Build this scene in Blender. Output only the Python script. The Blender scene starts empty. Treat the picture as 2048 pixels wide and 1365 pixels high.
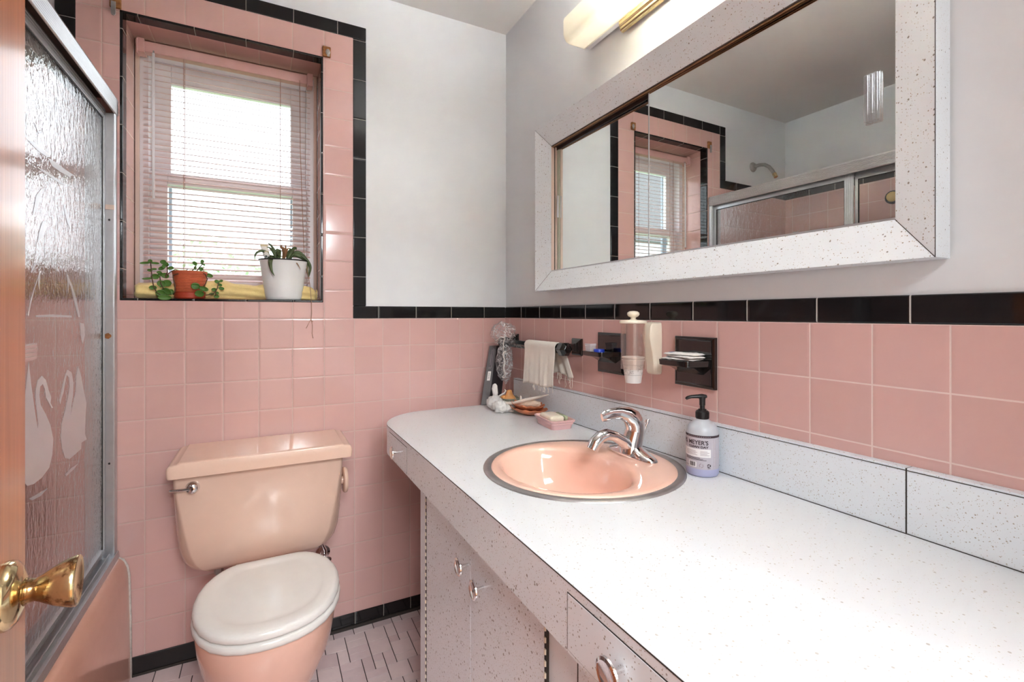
import bpy, bmesh, math, random
from mathutils import Vector, Matrix, noise
random.seed(7)
SC = bpy.context.scene
COL = SC.collection
PI = math.pi

# ------------------------------------------------------------------ helpers
def s2l(r, g, b):
    f = lambda c: (c/255/12.92) if c/255 <= .04045 else ((c/255+.055)/1.055)**2.4
    return (f(r), f(g), f(b), 1.0)

def ZC(y): return .7815 - .0128*y            # the vanity top is not quite level

class MB:
    """collects shapes (world coordinates) into one mesh"""
    def __init__(s): s.v = []; s.f = []; s.m = []
    def add(s, verts, faces, mi=0):
        o = len(s.v); s.v += [tuple(v) for v in verts]
        for f in faces: s.f.append([i+o for i in f]); s.m.append(mi)
        return s
    def box(s, x0, x1, y0, y1, z0, z1, mi=0):
        if x0 > x1: x0, x1 = x1, x0
        if y0 > y1: y0, y1 = y1, y0
        if z0 > z1: z0, z1 = z1, z0
        v = [(x, y, z) for z in (z0, z1) for y in (y0, y1) for x in (x0, x1)]
        return s.add(v, [(0,2,3,1),(4,5,7,6),(0,1,5,4),(2,6,7,3),(0,4,6,2),(1,3,7,5)], mi)
    def lathe(s, prof, c=(0,0,0), axis=(0,0,1), n=32, mi=0, sx=1, sy=1, cap=True):
        """prof = [(r, h)...] along axis from c"""
        a = Vector(axis).normalized()
        q = a.to_track_quat('Z', 'Y') if abs(a.z) < .999 else (Matrix.Rotation(0 if a.z > 0 else PI, 3, 'X').to_quaternion())
        vs = []
        for r, h in prof:
            for k in range(n):
                t = 2*PI*k/n
                vs.append(Vector(c) + q @ Vector((r*sx*math.cos(t), r*sy*math.sin(t), h)))
        fs = []
        for i in range(len(prof)-1):
            for k in range(n):
                fs.append((i*n+k, i*n+(k+1) % n, (i+1)*n+(k+1) % n, (i+1)*n+k))
        if cap:
            fs.append(list(range(n))[::-1]); fs.append([(len(prof)-1)*n+k for k in range(n)])
        return s.add(vs, fs, mi)
    def tube(s, pts, r, n=10, mi=0, flat=None, cap=True):
        """sweep; r number or list; flat = list/number scale of the second axis; """
        P = [Vector(p) for p in pts]; N = len(P)
        R = r if isinstance(r, (list, tuple)) else [r]*N
        Fl = flat if isinstance(flat, (list, tuple)) else [flat or 1]*N
        T = []
        for i in range(N):
            d = P[min(i+1, N-1)] - P[max(i-1, 0)]
            T.append(d.normalized() if d.length > 1e-9 else Vector((0, 0, 1)))
        u = T[0].cross(Vector((0, 0, 1)))
        if u.length < .1: u = T[0].cross(Vector((0, 1, 0)))
        u.normalize(); vs = []
        for i in range(N):
            u = (u - T[i]*u.dot(T[i])).normalized(); w = T[i].cross(u)
            for k in range(n):
                t = 2*PI*k/n
                vs.append(P[i] + u*math.cos(t)*R[i] + w*math.sin(t)*R[i]*Fl[i])
        fs = []
        for i in range(N-1):
            for k in range(n):
                fs.append((i*n+k, i*n+(k+1) % n, (i+1)*n+(k+1) % n, (i+1)*n+k))
        if cap: fs.append(list(range(n))[::-1]); fs.append([(N-1)*n+k for k in range(n)])
        return s.add(vs, fs, mi)
    def loft(s, rings, mi=0, cap=True, closed=True):
        n = len(rings[0]); vs = [p for r in rings for p in r]; fs = []
        for i in range(len(rings)-1):
            for k in range(n if closed else n-1):
                fs.append((i*n+k, i*n+(k+1) % n, (i+1)*n+(k+1) % n, (i+1)*n+k))
        if cap: fs.append(list(range(n))[::-1]); fs.append([(len(rings)-1)*n+k for k in range(n)])
        return s.add(vs, fs, mi)
    def prism(s, poly, d, mi=0):
        """closed 3-D polygon extruded by vector d"""
        d = Vector(d); n = len(poly); A = [Vector(p) for p in poly]
        vs = A + [p + d for p in A]
        fs = [list(range(n))[::-1], list(range(n, 2*n))] + [(k, (k+1) % n, n+(k+1) % n, n+k) for k in range(n)]
        return s.add(vs, fs, mi)
    def grid(s, fn, nu, nv, mi=0):
        vs = [fn(i/nu, j/nv) for i in range(nu+1) for j in range(nv+1)]
        fs = [(i*(nv+1)+j, (i+1)*(nv+1)+j, (i+1)*(nv+1)+j+1, i*(nv+1)+j+1) for i in range(nu) for j in range(nv)]
        return s.add(vs, fs, mi)
    def ball(s, c, r, n=16, sc=(1, 1, 1), mi=0, fn=None):
        vs = []; fs = []; m = n//2
        for i in range(m+1):
            p = PI*i/m
            for k in range(n):
                t = 2*PI*k/n
                d = Vector((math.sin(p)*math.cos(t), math.sin(p)*math.sin(t), math.cos(p)))
                q = Vector((d.x*sc[0], d.y*sc[1], d.z*sc[2]))*r
                if fn: q = fn(d, q)
                vs.append(Vector(c)+q)
        for i in range(m):
            for k in range(n): fs.append((i*n+k, (i+1)*n+k, (i+1)*n+(k+1) % n, i*n+(k+1) % n))
        return s.add(vs, fs, mi)

def obj(name, mb, mats, parent=None, smooth=False, bevel=0, bseg=2, subsurf=0, solid=0, weld=True, angle=None):
    if not isinstance(mats, (list, tuple)): mats = [mats]
    off = Vector((0, 0, 0)); p = parent
    while p is not None: off += p.location; p = p.parent
    me = bpy.data.meshes.new(name)
    me.from_pydata([tuple(Vector(v)-off) for v in mb.v], [], mb.f)
    for m in mats: me.materials.append(m)
    me.polygons.foreach_set('material_index', mb.m)
    bm = bmesh.new(); bm.from_mesh(me)
    if weld: bmesh.ops.remove_doubles(bm, verts=bm.verts, dist=1e-5)
    bmesh.ops.recalc_face_normals(bm, faces=bm.faces)
    if smooth:
        for f in bm.faces: f.smooth = True
    bm.to_mesh(me); bm.free()
    o = bpy.data.objects.new(name, me); COL.objects.link(o)
    if parent is not None: o.parent = parent
    if solid:
        md = o.modifiers.new('solid', 'SOLIDIFY'); md.thickness = solid; md.offset = 0
    if subsurf:
        md = o.modifiers.new('sub', 'SUBSURF'); md.levels = subsurf; md.render_levels = subsurf
    if bevel:
        md = o.modifiers.new('bev', 'BEVEL'); md.width = bevel; md.segments = bseg; md.limit_method = 'ANGLE'
        md.angle_limit = math.radians(35)
        if not smooth:
            for f in me.polygons: f.use_smooth = True
        md.harden_normals = True
    elif smooth and angle:
        me.set_sharp_from_angle(angle=math.radians(angle))
    return o

def thing(name, loc, label, cat, group=None):
    o = bpy.data.objects.new(name, None); COL.objects.link(o)
    o.location = loc; o.empty_display_size = .05
    return tag(o, label, cat, group)
def tag(o, label, cat, group=None):
    o['label'] = label; o['category'] = cat
    if group: o['group'] = group
    return o
def struct(o): o['kind'] = 'structure'; return o

# ------------------------------------------------------------------ materials
def newmat(name):
    m = bpy.data.materials.new(name); m.use_nodes = True
    nt = m.node_tree; b = nt.nodes['Principled BSDF']
    return m, nt, b
def N(nt, t, **kw):
    n = nt.nodes.new(t)
    for k, v in kw.items():
        if k.startswith('i_'): n.inputs[int(k[2:])].default_value = v
        else: setattr(n, k, v)
    return n
def mth(nt, op, a, b=None, c=None):
    n = nt.nodes.new('ShaderNodeMath'); n.operation = op
    for i, x in enumerate((a, b, c)):
        if x is None: continue
        if hasattr(x, 'links'): nt.links.new(x, n.inputs[i])
        else: n.inputs[i].default_value = x
    return n.outputs[0]
def mixc(nt, fac, a, b):
    n = nt.nodes.new('ShaderNodeMix'); n.data_type = 'RGBA'
    for i, x in ((0, fac), (6, a), (7, b)):
        if hasattr(x, 'links'): nt.links.new(x, n.inputs[i])
        else: n.inputs[i].default_value = x
    return n.outputs[2]
def mapr(nt, v, a, b, c=0., d=1.):
    n = nt.nodes.new('ShaderNodeMapRange'); nt.links.new(v, n.inputs[0])
    for i, x in enumerate((a, b, c, d)): n.inputs[i+1].default_value = x
    return n.outputs[0]
def coord(nt): return nt.nodes.new('ShaderNodeTexCoord').outputs['Object']
def noise_tex(nt, vec, scale, detail=2, rough=.5):
    n = nt.nodes.new('ShaderNodeTexNoise'); nt.links.new(vec, n.inputs['Vector'])
    n.inputs['Scale'].default_value = scale; n.inputs['Detail'].default_value = detail; n.inputs['Roughness'].default_value = rough
    return n.outputs[0]
def bump(nt, bsdf, h, strength, dist=.001):
    n = nt.nodes.new('ShaderNodeBump'); n.inputs['Strength'].default_value = strength; n.inputs['Distance'].default_value = dist
    nt.links.new(h, n.inputs['Height']); nt.links.new(n.outputs[0], bsdf.inputs['Normal']); return n
def stretch(nt, vec, sc):
    n = nt.nodes.new('ShaderNodeMapping'); n.inputs['Scale'].default_value = sc
    nt.links.new(vec, n.inputs[0]); return n.outputs[0]

def plain(name, col, rough=.5, metal=0., var=.04, vscale=30, bmp=0., bscale=200, spec=.5, coat=0., trans=0., sss=0.):
    m, nt, b = newmat(name); v = coord(nt)
    c = tuple(col)
    nz = noise_tex(nt, v, vscale, 3)
    f = mapr(nt, nz, .3, .7)
    lo = tuple(max(0, x*(1-var)) for x in c[:3])+(1,); hi = tuple(min(1, x*(1+var)) for x in c[:3])+(1,)
    nt.links.new(mixc(nt, f, lo, hi), b.inputs['Base Color'])
    b.inputs['Roughness'].default_value = rough; b.inputs['Metallic'].default_value = metal
    b.inputs['Specular IOR Level'].default_value = spec; b.inputs['Coat Weight'].default_value = coat
    b.inputs['Coat Roughness'].default_value = .06
    if trans: b.inputs['Transmission Weight'].default_value = trans
    if sss: b.inputs['Subsurface Weight'].default_value = sss; b.inputs['Subsurface Radius'].default_value = (.01, .006, .004)
    if bmp: bump(nt, b, noise_tex(nt, v, bscale, 3), bmp)
    return m

def tile(name, au, pu, ou, av, pv, ov, col, grout, gw=.0026, rough=.13, var=.05, wob=.35, pil=.005):
    """glazed square tiles: joints at ou+k*pu on axis au, ov+k*pv on axis av"""
    m, nt, b = newmat(name); v = coord(nt)
    sp = nt.nodes.new('ShaderNodeSeparateXYZ'); nt.links.new(v, sp.inputs[0])
    def ax(a, p, o):
        if a is None: return None, None
        t = mth(nt, 'DIVIDE', mth(nt, 'SUBTRACT', sp.outputs['XYZ'.index(a)], o), p)
        fr = mth(nt, 'FRACT', mth(nt, 'ADD', t, 200.))
        d = mth(nt, 'MULTIPLY', mth(nt, 'MINIMUM', fr, mth(nt, 'SUBTRACT', 1., fr)), p)
        return mth(nt, 'FLOOR', t), d
    iu, du = ax(au, pu, ou); iv, dv = ax(av, pv, ov)
    d = mth(nt, 'MINIMUM', du, dv) if dv is not None else du
    g = mapr(nt, d, gw*.5-.0004, gw*.5+.0004)
    cb = nt.nodes.new('ShaderNodeCombineXYZ'); nt.links.new(iu, cb.inputs[0])
    if iv is not None: nt.links.new(iv, cb.inputs[1])
    wn = nt.nodes.new('ShaderNodeTexWhiteNoise'); nt.links.new(cb.outputs[0], wn.inputs[0])
    lo = tuple(x*(1-var) for x in col[:3])+(1,); hi = tuple(min(1, x*(1+var*.6)) for x in col[:3])+(1,)
    tc = mixc(nt, wn.outputs[0], lo, hi)
    # a faint cooler cast drifting over the glaze
    nz = mapr(nt, noise_tex(nt, v, 14, 3), .35, .7)
    tc = mixc(nt, mth(nt, 'MULTIPLY', nz, .35), tc, tuple(min(1, x*y) for x, y in zip(col[:3], (.95, .96, 1.02)))+(1,))
    nt.links.new(mixc(nt, g, grout, tc), b.inputs['Base Color'])
    nt.links.new(mapr(nt, g, 0, 1, .7, rough), b.inputs['Roughness'])
    h = mapr(nt, d, gw*.3, gw*.5+pil)
    h = mth(nt, 'POWER', h, .45)
    # slight tilt / waviness of each tile's glaze
    h2 = mth(nt, 'ADD', h, mth(nt, 'MULTIPLY', noise_tex(nt, v, 11, 1), wob))
    bump(nt, b, h2, .55, .0016)
    return m

M = {}
HALL_FILL = 105.
SKY, HALL, TUBE, EXPO = 4.4, 32., 430., .09
PINK = s2l(213, 172, 164); GROUT = s2l(206, 180, 170); BLK = (.006, .006, .0065, 1); BGR = s2l(150, 146, 138)
P_ = .1085
M['pink_back'] = tile('pink_tile_back', 'X', P_, 0, 'Z', P_, 1.145, PINK, GROUT)
M['pink_right'] = tile('pink_tile_right', 'Y', P_, -.0453, 'Z', P_, 1.145, PINK, s2l(226, 204, 196))
M['pink_floorish'] = tile('pink_tile_sill', 'X', P_, 0, 'Y', P_, .045, PINK, GROUT)
M['pink_side'] = tile('pink_tile_reveal', 'Y', P_, .045, 'Z', P_, 1.225, PINK, GROUT)
M['blk_x'] = tile('black_tile_x', 'X', .152, -.5604, None, 1, 0, BLK, BGR, .0022, .08, .0, .25)
M['blk_z'] = tile('black_tile_z', 'Z', .1525, 1.307, None, 1, 0, BLK, BGR, .0022, .08, .0, .25)
M['blk_y'] = tile('black_tile_y', 'Y', .1512, -.1514, None, 1, 0, BLK, s2l(190, 186, 180), .0024, .06, .0, .3)
M['blk_base'] = tile('black_tile_base', 'X', .1085, -.1085*5.98, None, 1, 0, BLK, BGR, .0022, .12, .0, .3)
M['paint'] = plain('wall_paint', s2l(222, 224, 226), .62, var=.012, vscale=6, bmp=.06, bscale=120, spec=.3)
M['ceil'] = plain('ceiling_paint', s2l(222, 220, 217), .8, var=.012, vscale=4, spec=.2)
M['peach'] = plain('peach_porcelain', s2l(230, 196, 176), .1, var=.012, coat=.3)
M['peach_bowl'] = plain('pink_porcelain', s2l(226, 180, 162), .1, var=.012, coat=.3)
M['tubp'] = plain('pink_tub_enamel', s2l(224, 176, 158), .12, var=.015, coat=.3)
M['seat'] = plain('white_seat_plastic', s2l(228, 224, 219), .14, var=.01)
M['sinkp'] = plain('pink_sink_porcelain', s2l(238, 192, 172), .06, var=.01, coat=.4)
M['chrome'] = plain('chrome', (.78, .78, .79, 1), .06, 1., var=.03)
M['steel'] = plain('dull_steel', s2l(168, 165, 163), .4, .85, var=.1)
M['brass'] = plain('polished_brass', s2l(216, 196, 152), .12, 1., var=.08)
M['alum'] = plain('aluminium', s2l(200, 201, 204), .36, .75, var=.03, vscale=60, bmp=.04, bscale=500)
M['alum_shaded'] = plain('shadowed_channel', s2l(70, 62, 55), .5, .4, var=.2)
M['vinyl'] = plain('white_vinyl', s2l(240, 238, 242), .35, var=.01)
M['trimwood'] = plain('cream_window_stop', s2l(225, 205, 192), .5, var=.02)
M['blkplastic'] = plain('black_plastic', s2l(22, 20, 20), .35, var=.1)
M['blkceram'] = plain('black_ceramic', (.007, .006, .006, 1), .07, var=.1, coat=.5)
M['mirror'] = plain('silvered_mirror', (.84, .87, .85, 1), .004, 1., var=.0)
M['seam'] = plain('dark_seam', s2l(52, 46, 42), .7, var=.1)
M['grout_dark'] = plain('floor_grout', s2l(72, 60, 58), .9, var=.2)
M['terracotta'] = plain('terracotta', s2l(196, 98, 62), .7, var=.1, vscale=60, bmp=.1)
M['terra_sauc'] = plain('orange_saucer', s2l(178, 66, 40), .45, var=.06)
M['soil'] = plain('potting_soil', s2l(50, 38, 30), .95, var=.4, vscale=200, bmp=1)
M['whitepot'] = plain('white_planter', s2l(225, 226, 226), .35, var=.01)
M['leaf'] = plain('green_leaf', s2l(96, 138, 62), .42, var=.35, vscale=70)
M['strap'] = plain('strap_leaf', s2l(92, 108, 70), .5, var=.3, vscale=50)
M['dry'] = plain('dried_leaf', s2l(165, 118, 80), .8, var=.25)
M['stem'] = plain('brown_stem', s2l(92, 66, 46), .7, var=.2)
M['cream'] = plain('cream_plastic', s2l(236, 224, 204), .3, var=.02)
M['whitep'] = plain('white_paper', s2l(234, 230, 226), .6, var=.02, vscale=90)
M['cupprint'] = plain('grey_cup_print', s2l(176, 170, 166), .7, var=.1)
M['blue'] = plain('blue_plastic', s2l(30, 66, 190), .3, var=.05)
M['soapdish'] = plain('pink_plastic', s2l(229, 186, 184), .35, var=.02, sss=.1)
M['soap'] = plain('cream_soap', s2l(240, 228, 208), .4, var=.03, sss=.2)
M['soapgreen'] = plain('green_soap', s2l(176, 184, 150), .4, var=.06)
M['shello'] = plain('orange_shell', s2l(204, 124, 84), .4, var=.25, vscale=40)
M['shellw'] = plain('cream_shell', s2l(232, 208, 184), .35, var=.14, vscale=45)
M['horn'] = plain('ivory_shell', s2l(236, 226, 214), .35, var=.06)
M['orange'] = plain('orange_shell_smooth', s2l(232, 164, 98), .45, var=.15)
M['dish'] = plain('grey_green_glassy', s2l(150, 150, 132), .15, var=.1)
M['card'] = plain('black_carton', s2l(52, 50, 53), .45, var=.08)
M['cardside'] = plain('charcoal_carton_side', s2l(88, 80, 80), .5, var=.06)
M['rust'] = plain('rusty_wood_block', s2l(150, 98, 52), .8, var=.4, vscale=90, bmp=.6)
M['caulk'] = plain('white_caulk', s2l(214, 206, 198), .7, var=.15, vscale=120)
M['etch'] = None
M['bottle'] = plain('frosted_bottle', s2l(190, 194, 200), .35, var=.01, sss=.15)
M['label'] = plain('lavender_label', s2l(188, 182, 190), .5, var=.01)
M['labelw'] = plain('white_label_panel', s2l(236, 234, 234), .5, var=.01)
M['ink'] = plain('plum_ink', s2l(58, 42, 48), .6, var=.03)
M['inkl'] = plain('pale_ink', s2l(150, 130, 138), .6, var=.03)
M['liquid'] = plain('lavender_soap_base', s2l(172, 174, 206), .3, var=.01, sss=.15)
M['headrail'] = plain('pink_headrail', s2l(218, 176, 170), .35, var=.02)
M['cord'] = plain('pink_cord', s2l(188, 150, 140), .8, var=.1)
M['rope'] = plain('string', s2l(176, 138, 116), .9, var=.1)
M['hall'] = plain('hall_paint', s2l(222, 218, 212), .7, var=.01)
M['hallfloor'] = plain('hall_floor_oak', s2l(170, 120, 78), .4, var=.2, vscale=12)
M['siding'] = plain('house_siding', s2l(226, 228, 232), .7, var=.03)
M['roof'] = plain('house_roof', s2l(120, 118, 120), .9, var=.1)
M['bark'] = plain('tree_bark', s2l(120, 106, 92), .9, var=.2)
M['treeleaf'] = plain('tree_leaf', s2l(196, 214, 182), .6, var=.25, vscale=3)
M['rubber'] = plain('black_rubber', s2l(18, 18, 18), .6, var=.1)
M['sponge'] = plain('yellow_sponge', s2l(222, 188, 110), .9, var=.1)

def laminate(name, base, fl, dens=.30, scale=150, rough=.32, rmin=.10, rmax=.34):
    """off-white laminate scattered with gold-brown and grey flecks"""
    m, nt, b = newmat(name); v = coord(nt)
    out = None
    acc = base
    for sc, thr, col, o in ((scale, 1-dens, fl[0], 0.), (scale*.62, 1-dens*.55, fl[1], 3.3), (scale*1.7, 1-dens*.9, fl[2], 7.7)):
        mp = nt.nodes.new('ShaderNodeMapping'); nt.links.new(v, mp.inputs[0]); mp.inputs['Location'].default_value = (o, o, o)
        vo = nt.nodes.new('ShaderNodeTexVoronoi'); nt.links.new(mp.outputs[0], vo.inputs['Vector']); vo.inputs['Scale'].default_value = sc
        sp = nt.nodes.new('ShaderNodeSeparateColor'); nt.links.new(vo.outputs['Color'], sp.inputs[0])
        pick = mapr(nt, sp.outputs[0], thr, thr+.01)
        rad = mapr(nt, sp.outputs[1], 0, 1, rmin, rmax)
        inside = mapr(nt, mth(nt, 'SUBTRACT', rad, vo.outputs['Distance']), 0, .06)
        k = mth(nt, 'MULTIPLY', mth(nt, 'MULTIPLY', pick, inside), .85)
        acc = mixc(nt, k, acc, col)
    nt.links.new(acc, b.inputs['Base Color'])
    b.inputs['Roughness'].default_value = rough
    return m
M['lam_top'] = laminate('speckled_laminate_top', s2l(213, 215, 217), (s2l(172, 160, 140), s2l(164, 156, 146), s2l(188, 178, 162)), .2, 240)
M['lam'] = laminate('speckled_laminate', s2l(238, 243, 248), (s2l(138, 122, 104), s2l(120, 108, 98), s2l(164, 146, 122)), .36, 210)
M['lam_splash'] = laminate('speckled_laminate_splash', s2l(226, 233, 238), (s2l(150, 138, 120), s2l(140, 134, 126), s2l(170, 158, 138)), .24, 270)
M['lam_frame'] = laminate('speckled_laminate_frame', s2l(230, 236, 240), (s2l(140, 120, 92), s2l(110, 98, 82), s2l(168, 148, 112)), .27, 250)

def wood():
    m, nt, b = newmat('varnished_orange_wood'); v = coord(nt)
    n1 = noise_tex(nt, stretch(nt, v, (40, 40, 1.6)), 1., 5, .6)
    n2 = noise_tex(nt, stretch(nt, v, (220, 220, 5)), 1., 3, .6)
    f = mth(nt, 'ADD', mth(nt, 'MULTIPLY', n1, .7), mth(nt, 'MULTIPLY', n2, .4))
    c = mixc(nt, mapr(nt, f, .35, .8), s2l(150, 80, 42), s2l(186, 112, 66))
    nt.links.new(c, b.inputs['Base Color']); b.inputs['Roughness'].default_value = .32
    b.inputs['Coat Weight'].default_value = .55; b.inputs['Coat Roughness'].default_value = .14
    bump(nt, b, n2, .15); return m
M['wood'] = wood()

def brass_worn():
    m, nt, b = newmat('worn_brass'); v = coord(nt)
    n1 = noise_tex(nt, v, 42, 5, .65); k = mapr(nt, n1, .5, .58)
    c = mixc(nt, k, s2l(214, 198, 154), s2l(136, 100, 62))
    k2 = mapr(nt, noise_tex(nt, stretch(nt, v, (60, 60, 260)), 1., 4, .7), .62, .68)
    c = mixc(nt, mth(nt, 'MULTIPLY', k2, k), c, s2l(40, 24, 14))
    nt.links.new(c, b.inputs['Base Color']); b.inputs['Metallic'].default_value = .92
    nt.links.new(mapr(nt, n1, .4, .7, .16, .34), b.inputs['Roughness']); return m
M['brassw'] = brass_worn()

def fabric(name, col, scale=900, var=.1, bmp=.5, transl=0.):
    m, nt, b = newmat(name); v = coord(nt)
    n1 = noise_tex(nt, v, scale, 2); n2 = noise_tex(nt, v, 25, 3)
    c = mixc(nt, mapr(nt, n2, .3, .7), tuple(x*(1-var) for x in col[:3])+(1,), tuple(min(1, x*(1+var*.5)) for x in col[:3])+(1,))
    nt.links.new(c, b.inputs['Base Color']); b.inputs['Roughness'].default_value = .95; b.inputs['Specular IOR Level'].default_value = .1
    b.inputs['Sheen Weight'].default_value = .3
    bump(nt, b, n1, bmp, .0015)
    if transl:
        tr = N(nt, 'ShaderNodeBsdfTranslucent'); nt.links.new(c, tr.inputs[0])
        mx = N(nt, 'ShaderNodeMixShader'); mx.inputs[0].default_value = transl
        nt.links.new(b.outputs[0], mx.inputs[1]); nt.links.new(tr.outputs[0], mx.inputs[2])
        nt.links.new(mx.outputs[0], nt.nodes['Material Output'].inputs[0])
    return m
M['yellow'] = fabric('yellow_terry', s2l(254, 224, 156), 500, .1, .8)
M['gauze'] = fabric('white_cloth', s2l(228, 220, 208), 700, .04, .5)
M['elastic'] = fabric('white_elastic', s2l(226, 220, 214), 900, .04, .4)

def translucent(name, col, fac, rough=.4):
    m, nt, b = newmat(name)
    b.inputs['Base Color'].default_value = col; b.inputs['Roughness'].default_value = rough
    tr = N(nt, 'ShaderNodeBsdfTranslucent'); tr.inputs[0].default_value = col
    mx = N(nt, 'ShaderNodeMixShader'); mx.inputs[0].default_value = fac
    nt.links.new(b.outputs[0], mx.inputs[1]); nt.links.new(tr.outputs[0], mx.inputs[2])
    nt.links.new(mx.outputs[0], nt.nodes['Material Output'].inputs[0]); return m
M['slat'] = translucent('pink_slat', s2l(243, 222, 218), .45, .3)
M['wand'] = translucent('clear_rod_white_glint', s2l(246, 246, 248), .6, .15)  # white colour stands in for bright reflections on the clear acrylic
M['shade'] = translucent('frosted_shade_glass', s2l(251, 247, 236), .5, .25)
M['leafback'] = translucent('leaf_translucent', s2l(104, 150, 66), .35, .4)
M['bag'] = translucent('white_plastic_film', s2l(246, 243, 240), .25, .3)

def sheet_glass(name, tint, hfun=None, strength=.4, ior=1.5, rough=0., haze=0., dist=.002):
    """see-through sheet: mirror-like by Fresnel, otherwise clear"""
    m, nt, b = newmat(name); nt.nodes.remove(b)
    tr = N(nt, 'ShaderNodeBsdfTransparent'); tr.inputs[0].default_value = tint
    gl = N(nt, 'ShaderNodeBsdfGlossy'); gl.inputs['Roughness'].default_value = rough; gl.inputs[0].default_value = (1, 1, 1, 1)
    fr = N(nt, 'ShaderNodeFresnel'); fr.inputs[0].default_value = ior
    base = tr.outputs[0]
    if haze:
        df = N(nt, 'ShaderNodeBsdfDiffuse'); df.inputs[0].default_value = (.9, .9, .92, 1)
        m2 = N(nt, 'ShaderNodeMixShader'); m2.inputs[0].default_value = haze
        nt.links.new(tr.outputs[0], m2.inputs[1]); nt.links.new(df.outputs[0], m2.inputs[2]); base = m2.outputs[0]
    if hfun:
        h = hfun(nt, coord(nt)); bp = N(nt, 'ShaderNodeBump'); bp.inputs['Strength'].default_value = strength; bp.inputs['Distance'].default_value = dist
        nt.links.new(h, bp.inputs['Height']); nt.links.new(bp.outputs[0], gl.inputs['Normal']); nt.links.new(bp.outputs[0], fr.inputs['Normal'])
    mx = N(nt, 'ShaderNodeMixShader')
    ge = N(nt, 'ShaderNodeNewGeometry'); f2 = mth(nt, 'MULTIPLY', mth(nt, 'MINIMUM', mth(nt, 'MULTIPLY', fr.outputs[0], 1.7), 1.), mth(nt, 'SUBTRACT', 1., ge.outputs['Backfacing']))
    nt.links.new(f2, mx.inputs[0]); nt.links.new(base, mx.inputs[1]); nt.links.new(gl.outputs[0], mx.inputs[2])
    nt.links.new(mx.outputs[0], nt.nodes['Material Output'].inputs[0]); return m
M['pane'] = sheet_glass('window_glass', (.97, .98, .98, 1))
def hammered(nt, v):
    n1 = noise_tex(nt, stretch(nt, v, (1, 52, 30)), 1., 3, .55)
    n2 = noise_tex(nt, stretch(nt, v, (1, 140, 75)), 1., 2, .5)
    return mth(nt, 'ADD', n1, mth(nt, 'MULTIPLY', n2, .4))
M['shglass'] = sheet_glass('hammered_shower_glass', (.95, .95, .945, 1), hammered, .6, 1.5, .03, .03, .004)
M['clear'] = sheet_glass('clear_acrylic', (.92, .92, .92, 1), None, 0, 1.45, .02, .05)
M['frostbox'] = sheet_glass('frosted_clear_box', (.9, .9, .92, 1), None, 0, 1.4, .15, .35)
M['smoke'] = sheet_glass('smoky_clear_plastic', (.93, .89, .86, 1), None, 0, 1.4, .03, .04)
def crinkle(nt, v): return noise_tex(nt, v, 90, 4, .6)
def film_mat():
    m, nt, b = newmat('crinkled_clear_film_ridges'); v = coord(nt)
    b.inputs['Base Color'].default_value = (.9, .9, .9, 1); b.inputs['Roughness'].default_value = .15
    n = noise_tex(nt, v, 38, 2, .6); r = mth(nt, 'ABSOLUTE', mth(nt, 'SUBTRACT', n, .5))
    n2 = noise_tex(nt, v, 85, 2, .6); r2 = mth(nt, 'ABSOLUTE', mth(nt, 'SUBTRACT', n2, .5))
    k = mth(nt, 'MAXIMUM', mapr(nt, r, .0, .03, .8, .07), mapr(nt, r2, 0, .02, .5, .07))
    tr = N(nt, 'ShaderNodeBsdfTransparent'); tr.inputs[0].default_value = (.985, .985, .985, 1)
    mx = N(nt, 'ShaderNodeMixShader'); nt.links.new(k, mx.inputs[0]); nt.links.new(tr.outputs[0], mx.inputs[1]); nt.links.new(b.outputs[0], mx.inputs[2])
    nt.links.new(mx.outputs[0], nt.nodes['Material Output'].inputs[0]); bump(nt, b, n, .8, .006); return m
M['capfilm'] = film_mat()
M['etch'] = sheet_glass('etched_glass', (.92, .93, .96, 1), None, 0, 1.3, .3, .42)
def emit(name, col, st):
    m, nt, b = newmat(name); b.inputs['Base Color'].default_value = col
    b.inputs['Emission Color'].default_value = col; b.inputs['Emission Strength'].default_value = st; return m
M['tube'] = emit('lamp_tube', (.95, .975, 1., 1), TUBE)
M['halllamp'] = emit('hall_lamp', (1, .93, .84, 1), 18)
M['inkb'] = plain('blue_ink', s2l(110, 150, 190), .6, var=.05)
M['inkg'] = plain('dark_green_ink', s2l(70, 92, 84), .6, var=.05)
M['soapgold'] = plain('tan_print', s2l(216, 200, 160), .5, var=.04)
M['darkwood'] = plain('dark_brown_track', s2l(58, 40, 30), .45, var=.2)
M['bronze'] = plain('bronze_lip', s2l(168, 128, 92), .3, .9, var=.1)
M['stile'] = plain('pale_green_stile', s2l(196, 200, 180), .4, var=.03)
M['storm'] = plain('grey_storm_frame', s2l(168, 176, 190), .4, var=.02)
M['lawn'] = plain('lawn', s2l(110, 140, 80), .95, var=.2, vscale=3)
M['darkglass'] = plain('dark_window_glass', s2l(70, 80, 92), .1, var=.05)

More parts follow.
